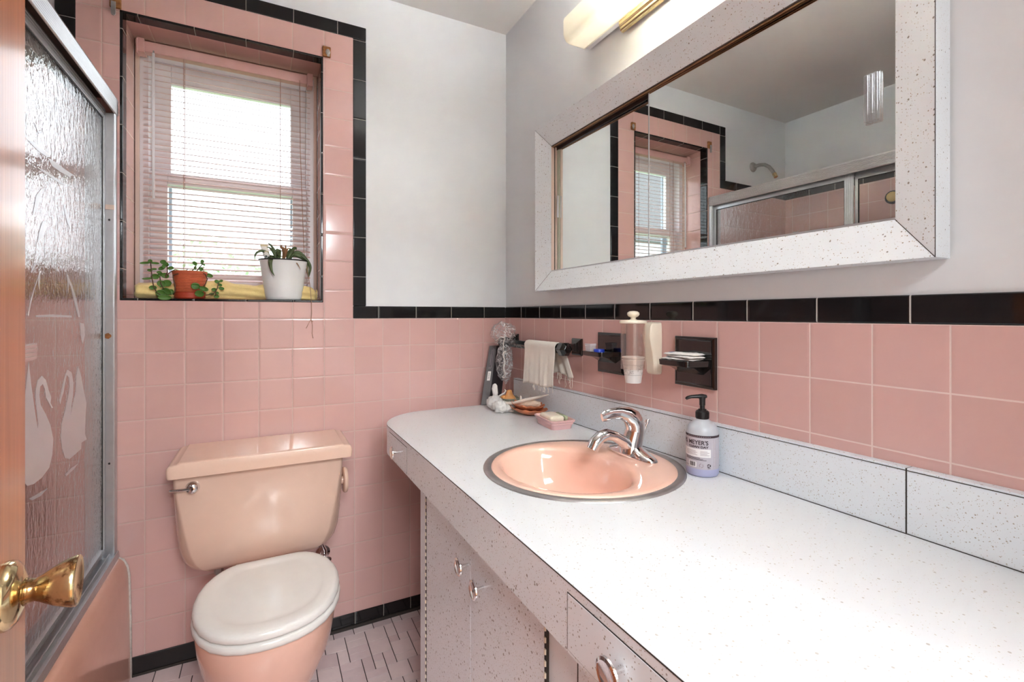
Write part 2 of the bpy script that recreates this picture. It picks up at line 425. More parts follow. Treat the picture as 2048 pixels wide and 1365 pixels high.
ETCH = {
  'bird1': [(-0.515,1.577),(-0.504,1.573),(-0.493,1.568),(-0.486,1.572),(-0.475,1.569),(-0.494,1.561),(-0.502,1.566)],
  'bird2': [(-0.373,1.566),(-0.361,1.564),(-0.348,1.56),(-0.329,1.575),(-0.335,1.566),(-0.35,1.556),(-0.361,1.561)],
  'leafa': [(-0.547,1.53),(-0.525,1.535),(-0.478,1.534),(-0.441,1.534),(-0.433,1.527),(-0.453,1.523),(-0.499,1.523),(-0.532,1.527)],
  'leafb': [(-0.447,1.523),(-0.39,1.525),(-0.324,1.525),(-0.279,1.526),(-0.31,1.514),(-0.371,1.51),(-0.42,1.511)],
  'leafc': [(-0.507,1.485),(-0.45,1.489),(-0.39,1.488),(-0.336,1.485),(-0.367,1.481),(-0.42,1.482),(-0.467,1.483)],
  'leafd': [(-0.478,1.445),(-0.483,1.423),(-0.499,1.397),(-0.525,1.375),(-0.517,1.397),(-0.507,1.422)],
  'leafe': [(-0.35,1.435),(-0.331,1.425),(-0.31,1.403),(-0.305,1.38),(-0.327,1.397),(-0.343,1.418)],
  'leaff': [(-0.475,1.37),(-0.454,1.376),(-0.458,1.356),(-0.472,1.335),(-0.5,1.32),(-0.494,1.341)],
  'reeda': [(-0.549,1.161),(-0.534,1.195),(-0.511,1.227),(-0.487,1.259),(-0.491,1.216),(-0.497,1.23),(-0.497,1.242),(-0.516,1.215),(-0.534,1.183),(-0.545,1.156)],
  'reedb': [(-0.327,1.265),(-0.293,1.24),(-0.26,1.203),(-0.232,1.154),(-0.246,1.154),(-0.273,1.193),(-0.302,1.234),(-0.315,1.243),(-0.317,1.215)],
  'reedc': [(-0.232,1.138),(-0.2,1.136),(-0.194,1.103),(-0.21,1.08),(-0.226,1.104)],
  'bar': [(-0.508,1.159),(-0.417,1.161),(-0.294,1.158),(-0.294,1.153),(-0.417,1.155),(-0.508,1.155)],
  'blade': [(-0.534,1.252),(-0.516,1.273),(-0.519,1.261),(-0.531,1.25)],
  'swanl': [(-0.423,0.941),(-0.44,0.957),(-0.456,0.972),(-0.461,0.991),(-0.473,1.004),(-0.487,1.0),(-0.492,0.983),(-0.484,0.958),(-0.456,0.932),(-0.43,0.902),(-0.414,0.866),(-0.419,0.831),(-0.436,0.805),(-0.478,0.794),(-0.52,0.793),(-0.551,0.799),(-0.586,0.827),(-0.596,0.873),(-0.586,0.927),(-0.565,0.981),(-0.544,1.06),(-0.532,1.009),(-0.515,0.953),(-0.5,0.909),(-0.497,0.919),(-0.507,0.959),(-0.511,0.983),(-0.509,0.998),(-0.5,1.015),(-0.478,1.023),(-0.456,1.011),(-0.441,0.986),(-0.426,0.967),(-0.43,0.954),(-0.415,0.94)],
  'swanr': [(-0.37,0.941),(-0.376,0.952),(-0.362,0.972),(-0.346,1.001),(-0.324,1.021),(-0.295,1.011),(-0.281,0.982),(-0.284,0.951),(-0.295,0.926),(-0.301,0.899),(-0.289,0.922),(-0.264,0.958),(-0.261,0.994),(-0.248,1.023),(-0.235,1.01),(-0.221,0.99),(-0.203,0.952),(-0.181,0.913),(-0.188,0.878),(-0.193,0.83),(-0.178,0.81),(-0.221,0.811),(-0.223,0.795),(-0.266,0.792),(-0.308,0.79),(-0.339,0.801),(-0.358,0.829),(-0.368,0.861),(-0.362,0.891),(-0.339,0.921),(-0.32,0.948),(-0.309,0.976),(-0.312,1.0),(-0.328,1.008),(-0.339,0.989),(-0.349,0.967),(-0.362,0.954)],
  'ripa': [(-0.339,0.76),(-0.299,0.763),(-0.248,0.761),(-0.283,0.755),(-0.332,0.753)],
  'ripb': [(-0.543,0.769),(-0.491,0.764),(-0.446,0.76),(-0.484,0.755),(-0.526,0.76)],
}
LEAVES = [(-1.3049,0.008,1.3294,0.0294,0.0078,5),(-1.2904,0.02,1.3349,0.0118,0.0118,90),(-1.28,0.032,1.3302,0.0255,0.0069,-5),(-1.2556,0.014,1.3343,0.0177,0.0137,0),(-1.2463,0.026000000000000002,1.3267,0.0157,0.0118,-60),(-1.2361,0.008,1.3155,0.0177,0.0118,20),(-1.2528,0.02,1.3213,0.0177,0.0118,60),(-1.2622,0.032,1.3146,0.0196,0.0118,20),(-1.2915,0.014,1.3055,0.0137,0.0088,0),(-1.2827,0.026000000000000002,1.3105,0.0177,0.0059,10),(-1.2672,0.008,1.2997,0.0137,0.0098,0),(-1.2984,0.02,1.2787,0.0294,0.0069,15),(-1.2793,0.032,1.2866,0.0235,0.0177,0),(-1.2623,0.014,1.2932,0.0196,0.0118,0),(-1.2508,0.026000000000000002,1.2899,0.0216,0.0177,-20),(-1.2598,0.008,1.2621,0.0216,0.0255,60),(-1.2454,0.02,1.265,0.0255,0.0216,0),(-1.283,0.032,1.2491,0.0216,0.0137,0),(-1.2623,0.014,1.2315,0.0275,0.0216,0),(-1.2463,0.026000000000000002,1.2378,0.0294,0.0216,-30),(-1.2478,-0.012,1.2165,0.0373,0.0177,0),(-1.2378,0.02,1.2359,0.0196,0.0177,60),(-1.1639,0.032,1.2559,0.0255,0.0216,0),(-1.1399,0.014,1.2472,0.0157,0.0275,80),(-1.1514,-0.012,1.2309,0.0275,0.0235,0),(-1.1042,0.008,1.2742,0.0157,0.0118,-30),(-1.0929,0.02,1.2772,0.0118,0.0078,30),(-1.0963,0.032,1.2635,0.0137,0.0088,-10),(-1.0917,0.014,1.2512,0.0177,0.0108,-15),(-1.1137,0.026000000000000002,1.2465,0.0157,0.0118,0),(-1.1058,0.008,1.2232,0.0157,0.0118,-10),(-1.1043,0.02,1.235,0.0098,0.0098,80),(-1.1207,0.032,1.2314,0.0157,0.0078,0),(-1.1722,0.05,1.3372,0.0157,0.0118,-40),(-1.1506,0.05,1.345,0.0118,0.0108,60),(-1.149,0.05,1.3355,0.0157,0.0059,-35),(-1.1538,0.05,1.3181,0.0137,0.0118,60),(-1.1714,0.05,1.3212,0.0118,0.0078,80),(-1.1304,0.05,1.2971,0.0235,0.0137,-15)]
STEMS = [[(-1.209,1.3067),(-1.2227,1.3108),(-1.2363,1.3047),(-1.2439,1.287),(-1.2439,1.2797)],[(-1.1921,1.3158),(-1.2014,1.3015),(-1.2167,1.2954),(-1.2288,1.2921),(-1.2288,1.2802),(-1.2227,1.2583),(-1.2235,1.2363),(-1.2288,1.227)],[(-1.2897,1.334),(-1.2875,1.3107),(-1.2853,1.2783),(-1.2809,1.2513),(-1.2721,1.2316),(-1.2632,1.2263)],[(-1.2454,1.3235),(-1.2439,1.3016),(-1.2498,1.2868)],[(-1.2647,1.2862),(-1.2617,1.2609),(-1.2528,1.2429)],[(-1.1688,1.3084),(-1.1547,1.3071),(-1.1389,1.2984),(-1.1341,1.2835),(-1.1389,1.2645),(-1.1468,1.2529)],[(-1.1798,1.3117),(-1.1735,1.3194),(-1.1688,1.3308)],[(-1.1673,1.3103),(-1.1563,1.3277),(-1.1492,1.3374)],[(-1.1373,1.2268),(-1.1197,1.23),(-1.1084,1.2387),(-1.1019,1.2541),(-1.1003,1.2713)],[(-1.1084,1.2349),(-1.1068,1.2255)]]
STRAPS = [([(-0.9367,1.3654),(-0.951,1.3867),(-0.9686,1.3916),(-0.9844,1.3827),(-0.9896,1.3685),(-0.9896,1.3567)],0.0035),([(-0.9295,1.3638),(-0.9349,1.3716),(-0.9394,1.3553),(-0.9403,1.3392),(-0.9358,1.3153),(-0.9268,1.298)],0.006),([(-0.9205,1.3643),(-0.9259,1.3922),(-0.9331,1.4078),(-0.942,1.4192),(-0.9492,1.4227)],0.0035),([(-0.9214,1.3663),(-0.9331,1.3937),(-0.9438,1.4041),(-0.9527,1.4041)],0.003),([(-0.9151,1.3585),(-0.9133,1.3849),(-0.9169,1.3988),(-0.9241,1.3953)],0.006),([(-0.9115,1.3587),(-0.9105,1.3769),(-0.9078,1.3933),(-0.9151,1.3989)],0.004),([(-0.8859,1.36),(-0.873,1.3872),(-0.8637,1.4041),(-0.8553,1.4088),(-0.8544,1.3986)],0.005),([(-0.8822,1.3602),(-0.8693,1.3813),(-0.8506,1.3824),(-0.8299,1.3733),(-0.8128,1.3576),(-0.8052,1.3372),(-0.809,1.3122),(-0.8128,1.2955)],0.006),([(-0.8785,1.3645),(-0.86,1.39),(-0.8413,1.3911),(-0.8223,1.3716),(-0.809,1.3537),(-0.8042,1.329),(-0.8071,1.3164)],0.005),([(-0.884,1.3662),(-0.8785,1.3889),(-0.873,1.4035),(-0.8785,1.4073)],0.005),([(-0.8204,1.3634),(-0.8176,1.345),(-0.8147,1.3203),(-0.8128,1.3017)],0.004),([(-0.9078,1.3589),(-0.9151,1.3727),(-0.9205,1.3683)],0.005)]
DRIES = [([(-0.897,1.3569),(-0.8943,1.3854),(-0.897,1.4034),(-0.9052,1.41),(-0.9007,1.4184)],0.006),([(-0.8943,1.3692),(-0.8906,1.3937),(-0.8894,1.408),(-0.8901,1.4201)],0.004),([(-0.8934,1.3652),(-0.8842,1.4022),(-0.8741,1.4069)],0.003),([(-0.8676,1.3584),(-0.8528,1.3469),(-0.8415,1.3249)],0.0015)]

# ================================================================== ROOM
XW, YF, CEIL = -2.12, -2.10, 2.42
def floor_z(x): return 0. if x <= -1.15 else (-.048 if x >= -.75 else -.048*(x+1.15)/.4)

# floor: it dips towards the vanity
mb = MB(); pr = [(-2.3, -.2), (-2.3, 0), (-1.15, 0), (-.75, -.048), (.15, -.048), (.15, -.2)]
mb.prism([(x, .1, z-.004) for x, z in pr], (0, -2.32, 0))
floor = struct(obj('floor', mb, M['grout_dark']))
# ceramic mosaic of mixed squares and oblongs
u = .0362; g = .0015
MOD = [(0,0,2,2),(2,0,1,1),(3,0,1,2),(2,1,1,1),(0,2,1,1),(1,2,2,1),(3,2,1,1),(0,3,2,1),(2,3,1,1),(3,3,1,1),
       (4,0,1,1),(5,0,2,1),(7,0,1,1),(4,1,1,2),(5,1,2,2),(7,1,1,1),(4,3,1,1),(5,3,1,1),(6,3,2,1),(7,2,1,1)]
cols = [plain('floor_mosaic_%d' % i, c, .22, var=.03, spec=.5) for i, c in enumerate((s2l(232,214,212), s2l(228,208,208), s2l(220,200,200), s2l(236,218,216)))]
mb = MB(); rr = random.Random(3)
GX, GY = 28, 48; occ = [[0]*GY for _ in range(GX)]
for i in range(GX):
    for j in range(GY):
        if occ[i][j]: continue
        opts = [(2,2),(2,2),(2,2),(2,1),(2,1),(1,2),(1,2),(1,1)]; rr.shuffle(opts)
        for w_, h in opts+[(1,1)]:
            if i+w_ <= GX and j+h <= GY and all(not occ[i+p][j+q] for p in range(w_) for q in range(h)): break
        for p in range(w_):
            for q in range(h): occ[i+p][j+q] = 1
        x0 = -1.345+i*u; y1 = -.004-j*u
        if x0 > -.36: continue
        za, zb = floor_z(x0), floor_z(x0+w_*u)
        v = [(x0+g, y1-h*u+g, za-.003), (x0+w_*u-g, y1-h*u+g, zb-.003), (x0+w_*u-g, y1-g, zb-.003), (x0+g, y1-g, za-.003)]
        t = [(p[0], p[1], p[2]+.003) for p in v]
        mb.add(v+t, [(4,5,6,7),(0,1,5,4),(1,2,6,5),(2,3,7,6),(3,0,4,7)], rr.choice((0,0,0,1,1,2,3)))
obj('mosaic_tiles', mb, cols, floor)

mb = MB(); mb.box(XW-.1, .12, YF-.12, .3, CEIL, CEIL+.1)
struct(obj('ceiling', mb, M['ceil']))

# window wall
WX0, WX1, WZ0, WZ1, WD = -1.361, -.769, 1.211, 2.123, .17
t = .006
mb = MB()
for b in ((XW-.1, WX0-t, -.06, CEIL), (WX1+t, .1, -.06, CEIL), (WX0-t, WX1+t, -.06, WZ0-t), (WX0-t, WX1+t, WZ1+t, CEIL)):
    mb.box(b[0], b[1], t, .27, b[2], b[3])
wall_back = struct(obj('wall_back', mb, M['paint'], weld=False))
mb = MB()
for b in ((XW, 0, .0, 1.145), (XW, WX0, 1.145, 1.91), (-1.4734, WX0, 1.91, 2.2267), (WX1, -.656, 1.145, 2.2267), (WX0, WX1, 1.145, WZ0), (WX0, WX1, WZ1, 2.2267)):
    mb.box(b[0], b[1], 0, t+.002, b[2], b[3])
obj('pink_tiling', mb, M['pink_back'], wall_back, weld=False)
mb = MB(); mb.box(-.656, 0, -.0012, t+.002, 1.1455, 1.1935); mb.box(-1.523, -.607, -.0012, t+.002, 2.2267, 2.278); mb.box(XW, -1.4734, -.0012, t+.002, 1.91, 1.96)
obj('black_border', mb, M['blk_x'], wall_back, weld=False, bevel=.003)
mb = MB(); mb.box(-.656, -.607, -.0014, t+.002, 1.1935, 2.2267); mb.box(-1.523, -1.4734, -.0014, t+.002, 1.96, 2.2267)
obj('black_border', mb, M['blk_z'], wall_back, weld=False, bevel=.003)
# tiled reveal of the window opening
mb = MB(); mb.box(WX0-t, WX0, .045, WD+.06, WZ0-t, WZ1+t); mb.box(WX1, WX1+t, .045, WD+.06, WZ0-t, WZ1+t)
obj('reveal_side_tiling', mb, M['pink_side'], wall_back, weld=False)
mb = MB(); mb.box(WX0, WX1, .045, WD+.06, WZ0-t, WZ0); mb.box(WX0, WX1, .045, WD+.06, WZ1, WZ1+t)
obj('reveal_sill_tiling', mb, M['pink_floorish'], wall_back, weld=False)
mb = MB(); mb.box(WX0-t, WX0+.0025, -.0012, .046, WZ0-t, WZ1+t); mb.box(WX1-.0025, WX1+t, -.0012, .046, WZ0-t, WZ1+t)
obj('reveal_black_edge', mb, M['blk_z'], wall_back, weld=False, bevel=.003)
mb = MB(); mb.box(WX0-t, WX1+t, -.0014, .046, WZ0-t, WZ0+.0025); mb.box(WX0-t, WX1+t, -.0014, .046, WZ1-.0025, WZ1+t)
obj('reveal_black_edge', mb, M['blk_x'], wall_back, weld=False, bevel=.003)
# base tiles
mb = MB(); mb.box(-1.092, -.30, -.004, .001, -.034, .0115)
base = struct(obj('baseboard_back', mb, M['blk_base'], bevel=.002))
mb = MB(); mb.box(-1.335, -1.092, -.004, .001, .008, .062); obj('long_base_tile', mb, M['blkplastic'], base, bevel=.002)
mb = MB(); mb.box(-1.335, -1.09, -.006, .001, -.01, .008); mb.box(-1.09, -.30, -.007, .001, -.055, -.036)
obj('grout_gap', mb, M['seam'], base, weld=False)

# vanity wall
CY0, CY1, CZ0, CZ1 = -1.508, -.418, 1.318, 1.783
mb = MB()
for b in ((YF-.12, CY0-.004, -.1, CEIL), (CY1+.004, .12, -.1, CEIL), (CY0-.004, CY1+.004, -.1, CZ0-.004), (CY0-.004, CY1+.004, CZ1+.004, CEIL)):
    mb.box(t, .12, b[0], b[1], b[2], b[3])
wall_right = struct(obj('wall_right', mb, M['paint'], weld=False))
mb = MB(); mb.box(0, t+.002, YF, 0, .0, 1.145); obj('pink_tiling', mb, M['pink_right'], wall_right)
mb = MB(); mb.box(-.0012, t+.002, YF, 0, 1.1455, 1.1935); obj('black_border', mb, M['blk_y'], wall_right, bevel=.003)

# tub-side wall
mb = MB(); mb.box(XW-.12, XW, YF-.12, .12, -.1, CEIL)
wall_left = struct(obj('wall_left', mb, M['paint']))
mb = MB(); mb.box(XW, XW+t, -1.66, 0, .3, 1.91); obj('pink_tiling', mb, M['pink_right'], wall_left)
mb = MB(); mb.box(XW, XW+t+.001, -1.66, 0, 1.91, 1.96); obj('black_border', mb, M['blk_y'], wall_left, bevel=.003)
# end wall of the tub alcove, and the wall with the doorway
mb = MB(); mb.box(XW, -1.345, -1.72, -1.66, -.1, CEIL)
wt = struct(obj('wall_tub_end', mb, M['paint']))
mb = MB(); mb.box(XW, -1.345, -1.66, -1.654, .3, 1.96); obj('pink_tiling', mb, M['pink_back'], wt)
mb = MB(); mb.box(XW-.1, -1.125, YF-.12, YF, -.1, CEIL); mb.box(-.38, .12, YF-.12, YF, -.1, CEIL); mb.box(-1.125, -.38, YF-.12, YF, 2.04, CEIL)
struct(obj('wall_front', mb, M['paint'], weld=False))
mb = MB()
for b in ((-1.195, -1.125, 0, 2.11), (-.38, -.31, 0, 2.11), (-1.125, -.38, 2.04, 2.11)): mb.box(b[0], b[1], YF-.135, YF-.12, b[2], b[3])
struct(obj('trim_1', mb, M['wood'], weld=False, bevel=.003))
# hallway behind the doorway
HY = -4.7
mb = MB(); mb.box(-2.3, .9, HY, YF-.02, -.1, -.004); struct(obj('floor_hall', mb, M['hallfloor']))
mb = MB(); mb.box(-2.3, .9, HY, YF-.12, CEIL, CEIL+.1); struct(obj('ceiling_hall', mb, M['hall']))
mb = MB(); mb.box(-2.3, .9, HY-.1, HY, -.1, CEIL); struct(obj('wall_hall_back', mb, M['hall']))
mb = MB(); mb.box(-2.4, -2.3, HY, YF-.1, -.1, CEIL); struct(obj('wall_hall_left', mb, M['hall']))
mb = MB(); mb.box(.9, 1.0, HY, YF-.1, -.1, CEIL); struct(obj('wall_hall_right', mb, M['hall']))

# ------------------------------------------------------------------ door with its brass knob
DX, DYE = -1.156, -1.297
DA = math.radians(5.5)
def dpt(out, along, z):   # out = off the face, along = from the leading edge towards the hinge
    return (DX+out*math.cos(DA)+along*math.sin(DA), DYE+out*math.sin(DA)-along*math.cos(DA), z)
DN = (math.cos(DA), math.sin(DA), 0)
mb = MB(); mb.add([dpt(o_, a_, z_) for z_ in (.012, 2.03) for a_ in (.765, 0) for o_ in (-.035, 0)], [(0,2,3,1),(4,5,7,6),(0,1,5,4),(2,6,7,3),(0,4,6,2),(1,3,7,5)])
door = struct(obj('door_1', mb, M['wood'], bevel=.003))
kz = .922; KC = dpt(0, .06, kz)
mb = MB(); mb.lathe([(.0278,0),(.028,.003),(.0265,.0065),(.022,.010),(.0155,.012),(.0125,.013)], KC, DN, 40)
obj('rosette', mb, M['brass'], door, True, angle=50)
mb = MB(); mb.lathe([(.0115,.0125),(.0100,.016),(.0092,.0195),(.0108,.023),(.0140,.028),(.0172,.0335),(.0196,.039),(.0212,.0440),(.0215,.0468),(.0207,.048),(.018,.0472),(.010,.0455),(0.0005,.045)], KC, DN, 44)
obj('door_knob', mb, M['brassw'], door, True)

# ------------------------------------------------------------------ window
mb = MB()
f0, f1 = WD, WD+.085
ox0, ox1, oz0, oz1 = WX0+.001, WX1-.001, WZ0+.001, WZ1-.001
def ring(mb, x0, x1, z0, z1, w, y0, y1, wb=None, wt_=None):
    wb = w if wb is None else wb; wt_ = w if wt_ is None else wt_
    mb.box(x0, x0+w, y0, y1, z0, z1); mb.box(x1-w, x1, y0, y1, z0, z1)
    mb.box(x0+w, x1-w, y0, y1, z0, z0+wb); mb.box(x0+w, x1-w, y0, y1, z1-wt_, z1); return mb
ring(mb, ox0, ox1, oz0, oz1, .038, f0, f1, .05, .04)
window = struct(obj('window_1', mb, M['vinyl'], weld=False, bevel=.002))
mb = MB(); ring(mb, ox0+.001, ox1-.001, oz0+.001, oz1-.001, .012, f0-.012, f0)
obj('window_stop', mb, M['trimwood'], window, weld=False, bevel=.002)
mb = MB(); ring(mb, -1.3225, -.8075, 1.63, 2.0825, .058, f0+.05, f0+.075, .045, .075)
us = obj('upper_sash', mb, M['vinyl'], window, weld=False, bevel=.003)
mb = MB(); mb.box(-1.262, -.868, f0+.06, f0+.064, 1.673, 2.005); obj('window_pane', mb, M['pane'], us)
mb = MB(); ring(mb, -1.3225, -.8075, 1.2605, 1.675, .052, f0+.02, f0+.046, .052, .042)
ls = obj('lower_sash', mb, M['vinyl'], window, weld=False, bevel=.003)
mb = MB(); mb.box(-1.268, -.862, f0+.031, f0+.035, 1.312, 1.635); obj('window_pane', mb, M['pane'], ls)

mb = MB(); ring(mb, -1.30, -.832, 1.25, 2.08, .034, f1-.0045, f1+.012); obj('storm_frame', mb, M['storm'], window, weld=False, bevel=.002)
# ------------------------------------------------------------------ mini blind
BY = .128
bl = thing('window_blind', (-1.065, BY, 2.08), 'pink metal mini blind with thin tilted slats hanging in the window recess', 'blind')
mb = MB(); mb.box(-1.337, -.797, BY-.016, BY+.016, 2.0625, 2.099)
obj('headrail', mb, M['headrail'], bl, bevel=.003)
for x in (-1.3395, -.8065):
    mb = MB(); mb.box(x-.004, x+.016, BY-.021, BY+.021, 2.057, 2.1045); mb.box(x-.006, x-.002, BY-.024, BY+.01, 2.05, 2.10)
    obj('mounting_bracket', mb, M['headrail'], bl, weld=False, bevel=.0015)
mb = MB(); ns = 38
for k in range(ns):
    zc = 2.036-k*.0203; tl = math.radians(20+2.5*math.sin(k*1.7)*.5)
    P0 = []
    for a in (-1, -.5, 0, .5, 1):
        y = a*.0125; h = .0016*(1-a*a)
        P0.append((y*math.cos(tl)-h*math.sin(tl), y*math.sin(tl)+h*math.cos(tl)))
    sag = .0012*math.sin(k*2.3)
    n = len(P0)
    vs = []
    for x in (-1.329, -1.065, -.7995):
        for dz in (0, -.0005):
            for y, z in P0: vs.append((x, BY+y, zc+z+dz+(sag if x == -1.065 else 0)))
    fs = []
    for i in range(2):
        o = i*2*n; q = o+2*n
        for j in range(n-1):
            fs.append((o+j, o+j+1, q+j+1, q+j)); fs.append((o+n+j, q+n+j, q+n+j+1, o+n+j+1))
        fs.append((o, q, q+n, o+n)); fs.append((o+n-1, o+2*n-1, q+2*n-1, q+n-1))
    mb.add(vs, fs)
obj('slats', mb, M['slat'], bl, True, weld=False)
mb = MB(); mb.box(-1.33, -.799, BY-.012, BY+.012, 1.243, 1.258); obj('bottom_rail', mb, M['headrail'], bl, bevel=.003)
for x in (-1.213, -.905):
    mb = MB()
    for dy in (-.0135, .0135): mb.tube([(x, BY+dy, 2.063), (x, BY+dy, 1.25)], .0010, 5)
    for k in range(ns): mb.tube([(x, BY-.0135, 2.036-k*.0203-.006), (x, BY+.0135, 2.036-k*.0203+.004)], .0005, 4)
    obj('ladder_cord', mb, M['cord'], bl, weld=False)
mb = MB(); mb.tube([(-1.2975, BY-.024, 2.058), (-1.2975, BY-.027, 1.90), (-1.2965, BY-.028, 1.558)], .0042, 6)
wand = obj('tilt_wand', mb, M['wand'], bl)
mb = MB(); mb.tube([(-1.2975, BY-.012, 2.068), (-1.2975, BY-.024, 2.066), (-1.2975, BY-.024, 2.05)], .002, 6); obj('wand_hook', mb, M['steel'], wand)
mb = MB()
mb.tube([(-.838, BY-.02, 2.07), (-.836, BY-.022, 1.8), (-.826, .06, 1.40), (-.8085, .012, 1.27), (-.806, -.004, 1.222), (-.8045, -.0085, 1.200), (-.8035, -.006, 1.165), (-.806, -.006, 1.143)], .0011, 6)
mb.tube([(-.806, -.006, 1.143), (-.814, -.006, 1.128), (-.8215, -.006, 1.112)], .001, 6)
mb.tube([(-.806, -.006, 1.143), (-.8005, -.006, 1.12), (-.8025, -.006, 1.09), (-.799, -.006, 1.073)], .001, 6)
mb.ball((-.806, -.006, 1.141), .0026, 8); mb.ball((-.8018, -.006, 1.135), .0026, 8); mb.ball((-.822, -.006, 1.111), .0018, 8)
obj('pull_cord', mb, M['rope'], bl, True, weld=False)

# ------------------------------------------------------------------ curtain-rod remnants on the tiles
for i, (x, z, lab) in enumerate(((-1.3755, 2.146, 'rusty square rod bracket left of the window with a bent metal tab'), (-.752, 2.146, 'rusty square rod bracket at upper right corner of the window'))):
    o = thing('curtain_rod_bracket', (x, 0, z), lab, 'bracket', 'rod brackets above the window')
    mb = MB(); mb.box(x-.0145, x+.0145, -.011, -.0005, z-.019, z+.02)
    obj('block', mb, M['rust'], o, bevel=.003)
    mb = MB()
    if i == 0: mb.box(x-.010, x+.002, -.014, -.011, z-.04, z-.002); mb.lathe([(.006,0),(.006,.003)], (x-.004,-.011,z-.04), (0,-1,0), 12)
    else: mb.lathe([(.008,0),(.008,.002),(.004,.004)], (x+.004,-.011,z-.002), (0,-1,0), 16, sy=1.4); mb.box(x+.001, x+.010, -.0135, -.011, z-.018, z-.004)
    obj('metal_tab', mb, M['steel'], o, weld=False)

# ================================================================== TUB + SHOWER DOORS
TY1 = -1.652
tub = thing('bathtub', (-1.7, -.8, 0), 'pink enamelled bathtub with plain apron behind the glass shower doors', 'bathtub')
prof = [(-1.338,0),(-1.3405,.2),(-1.343,.32),(-1.347,.353),(-1.354,.376),(-1.364,.388),(-1.376,.392),(-1.44,.394),(-1.47,.386),(-1.492,.35),(-1.52,.2),(-1.56,.10),(-1.63,.07),(-1.86,.07),(-1.95,.10),(-1.99,.2),(-2.02,.36),(-2.05,.39),(XW+t+.001,.394),(XW+t+.001,.0)]
mb = MB(); mb.prism([(x, -.003, z) for x, z in prof], (0, TY1+.003, 0)); mb.box(-2.06, -1.46, -.075, -.004, .07, .389); mb.box(-2.06, -1.46, TY1, TY1+.1, .07, .389)
obj('tub_body', mb, M['tubp'], tub, True, weld=False, angle=60)
mb = MB(); mb.tube([(-1.337,-.004,.0),(-1.3385,-.004,.2),(-1.3415,-.004,.33),(-1.346,-.004,.36),(-1.356,-.004,.382),(-1.372,-.004,.394)], .0035, 8)
obj('caulk_bead', mb, M['caulk'], tub, True)

def ribbed(x0, x1, n, amp):  # zigzag helper along z
    out = []
    for k in range(n+1): out.append((x0 if k % 2 == 0 else x0+amp))
    return out
fr = thing('shower_door_frame', (-1.4, -.8, .394), 'ribbed aluminium header, wall jamb and sill track of the shower doors', 'shower frame')
# header: ribbed front, hollow underside
pts = [(-1.372, 1.787)]
nz = 16
for k in range(nz+1): pts.append((-1.3685 if k % 2 else -1.3700, 1.7885+k*(1.836-1.7885)/nz))
pts += [(-1.371,1.8405),(-1.376,1.8425),(-1.445,1.8425),(-1.445,1.787),(-1.442,1.787),(-1.442,1.839),(-1.3745,1.839),(-1.3745,1.787)]
mb = MB(); mb.prism([(x, -.004, z) for x, z in pts], (0, TY1+.006, 0)); obj('header', mb, M['alum'], fr)
mb = MB(); mb.box(-1.4415, -1.375, -.005, TY1+.004, 1.836, 1.8388); obj('header_shade', mb, M['alum_shaded'], fr)  # dark strip, shade of the hollow header put into its colour
mb = MB(); ppj = [(-1.372,-.002),(-1.372,-.022),(-1.3735,-.026),(-1.378,-.0265),(-1.398,-.020),(-1.404,-.0205),(-1.43,-.026),(-1.445,-.026),(-1.445,-.002)]
mb.prism([(x, y, .398) for x, y in ppj], (0, 0, 1.39)); obj('wall_jamb', mb, M['alum'], fr, bevel=.001)
mb = MB()
for zz in (1.455, .697): mb.lathe([(.0035,0),(.003,.0016)], (-1.3865,-.0235,zz), (.3,-1,0), 12)
obj('screw_hole', mb, M['rubber'], fr, weld=False)
mb = MB(); mb.lathe([(.009,0),(.009,.0015),(.0065,.002),(.006,.005),(.0035,.0058)], (-1.389,-.0225,1.094), (.3,-1,0), 20, sx=1.15); obj('rusted_screw', mb, M['rust'], fr, True, angle=40)
mb = MB(); mb.box(-1.3955, -1.3738, -.0285, -.0225, 1.487, 1.5015); obj('tape_piece', mb, M['trimwood'], fr)
pts = [(-1.366,.394),(-1.366,.401),(-1.3685,.414),(-1.371,.414),(-1.3715,.402),(-1.384,.402),(-1.385,.416),(-1.388,.416),(-1.389,.404),(-1.414,.404),(-1.415,.420),(-1.418,.420),(-1.419,.404),(-1.436,.404),(-1.437,.43),(-1.441,.43),(-1.442,.394)]
mb = MB(); mb.prism([(x, -.004, z) for x, z in pts], (0, TY1+.006, 0)); obj('sill_track', mb, M['alum'], fr)

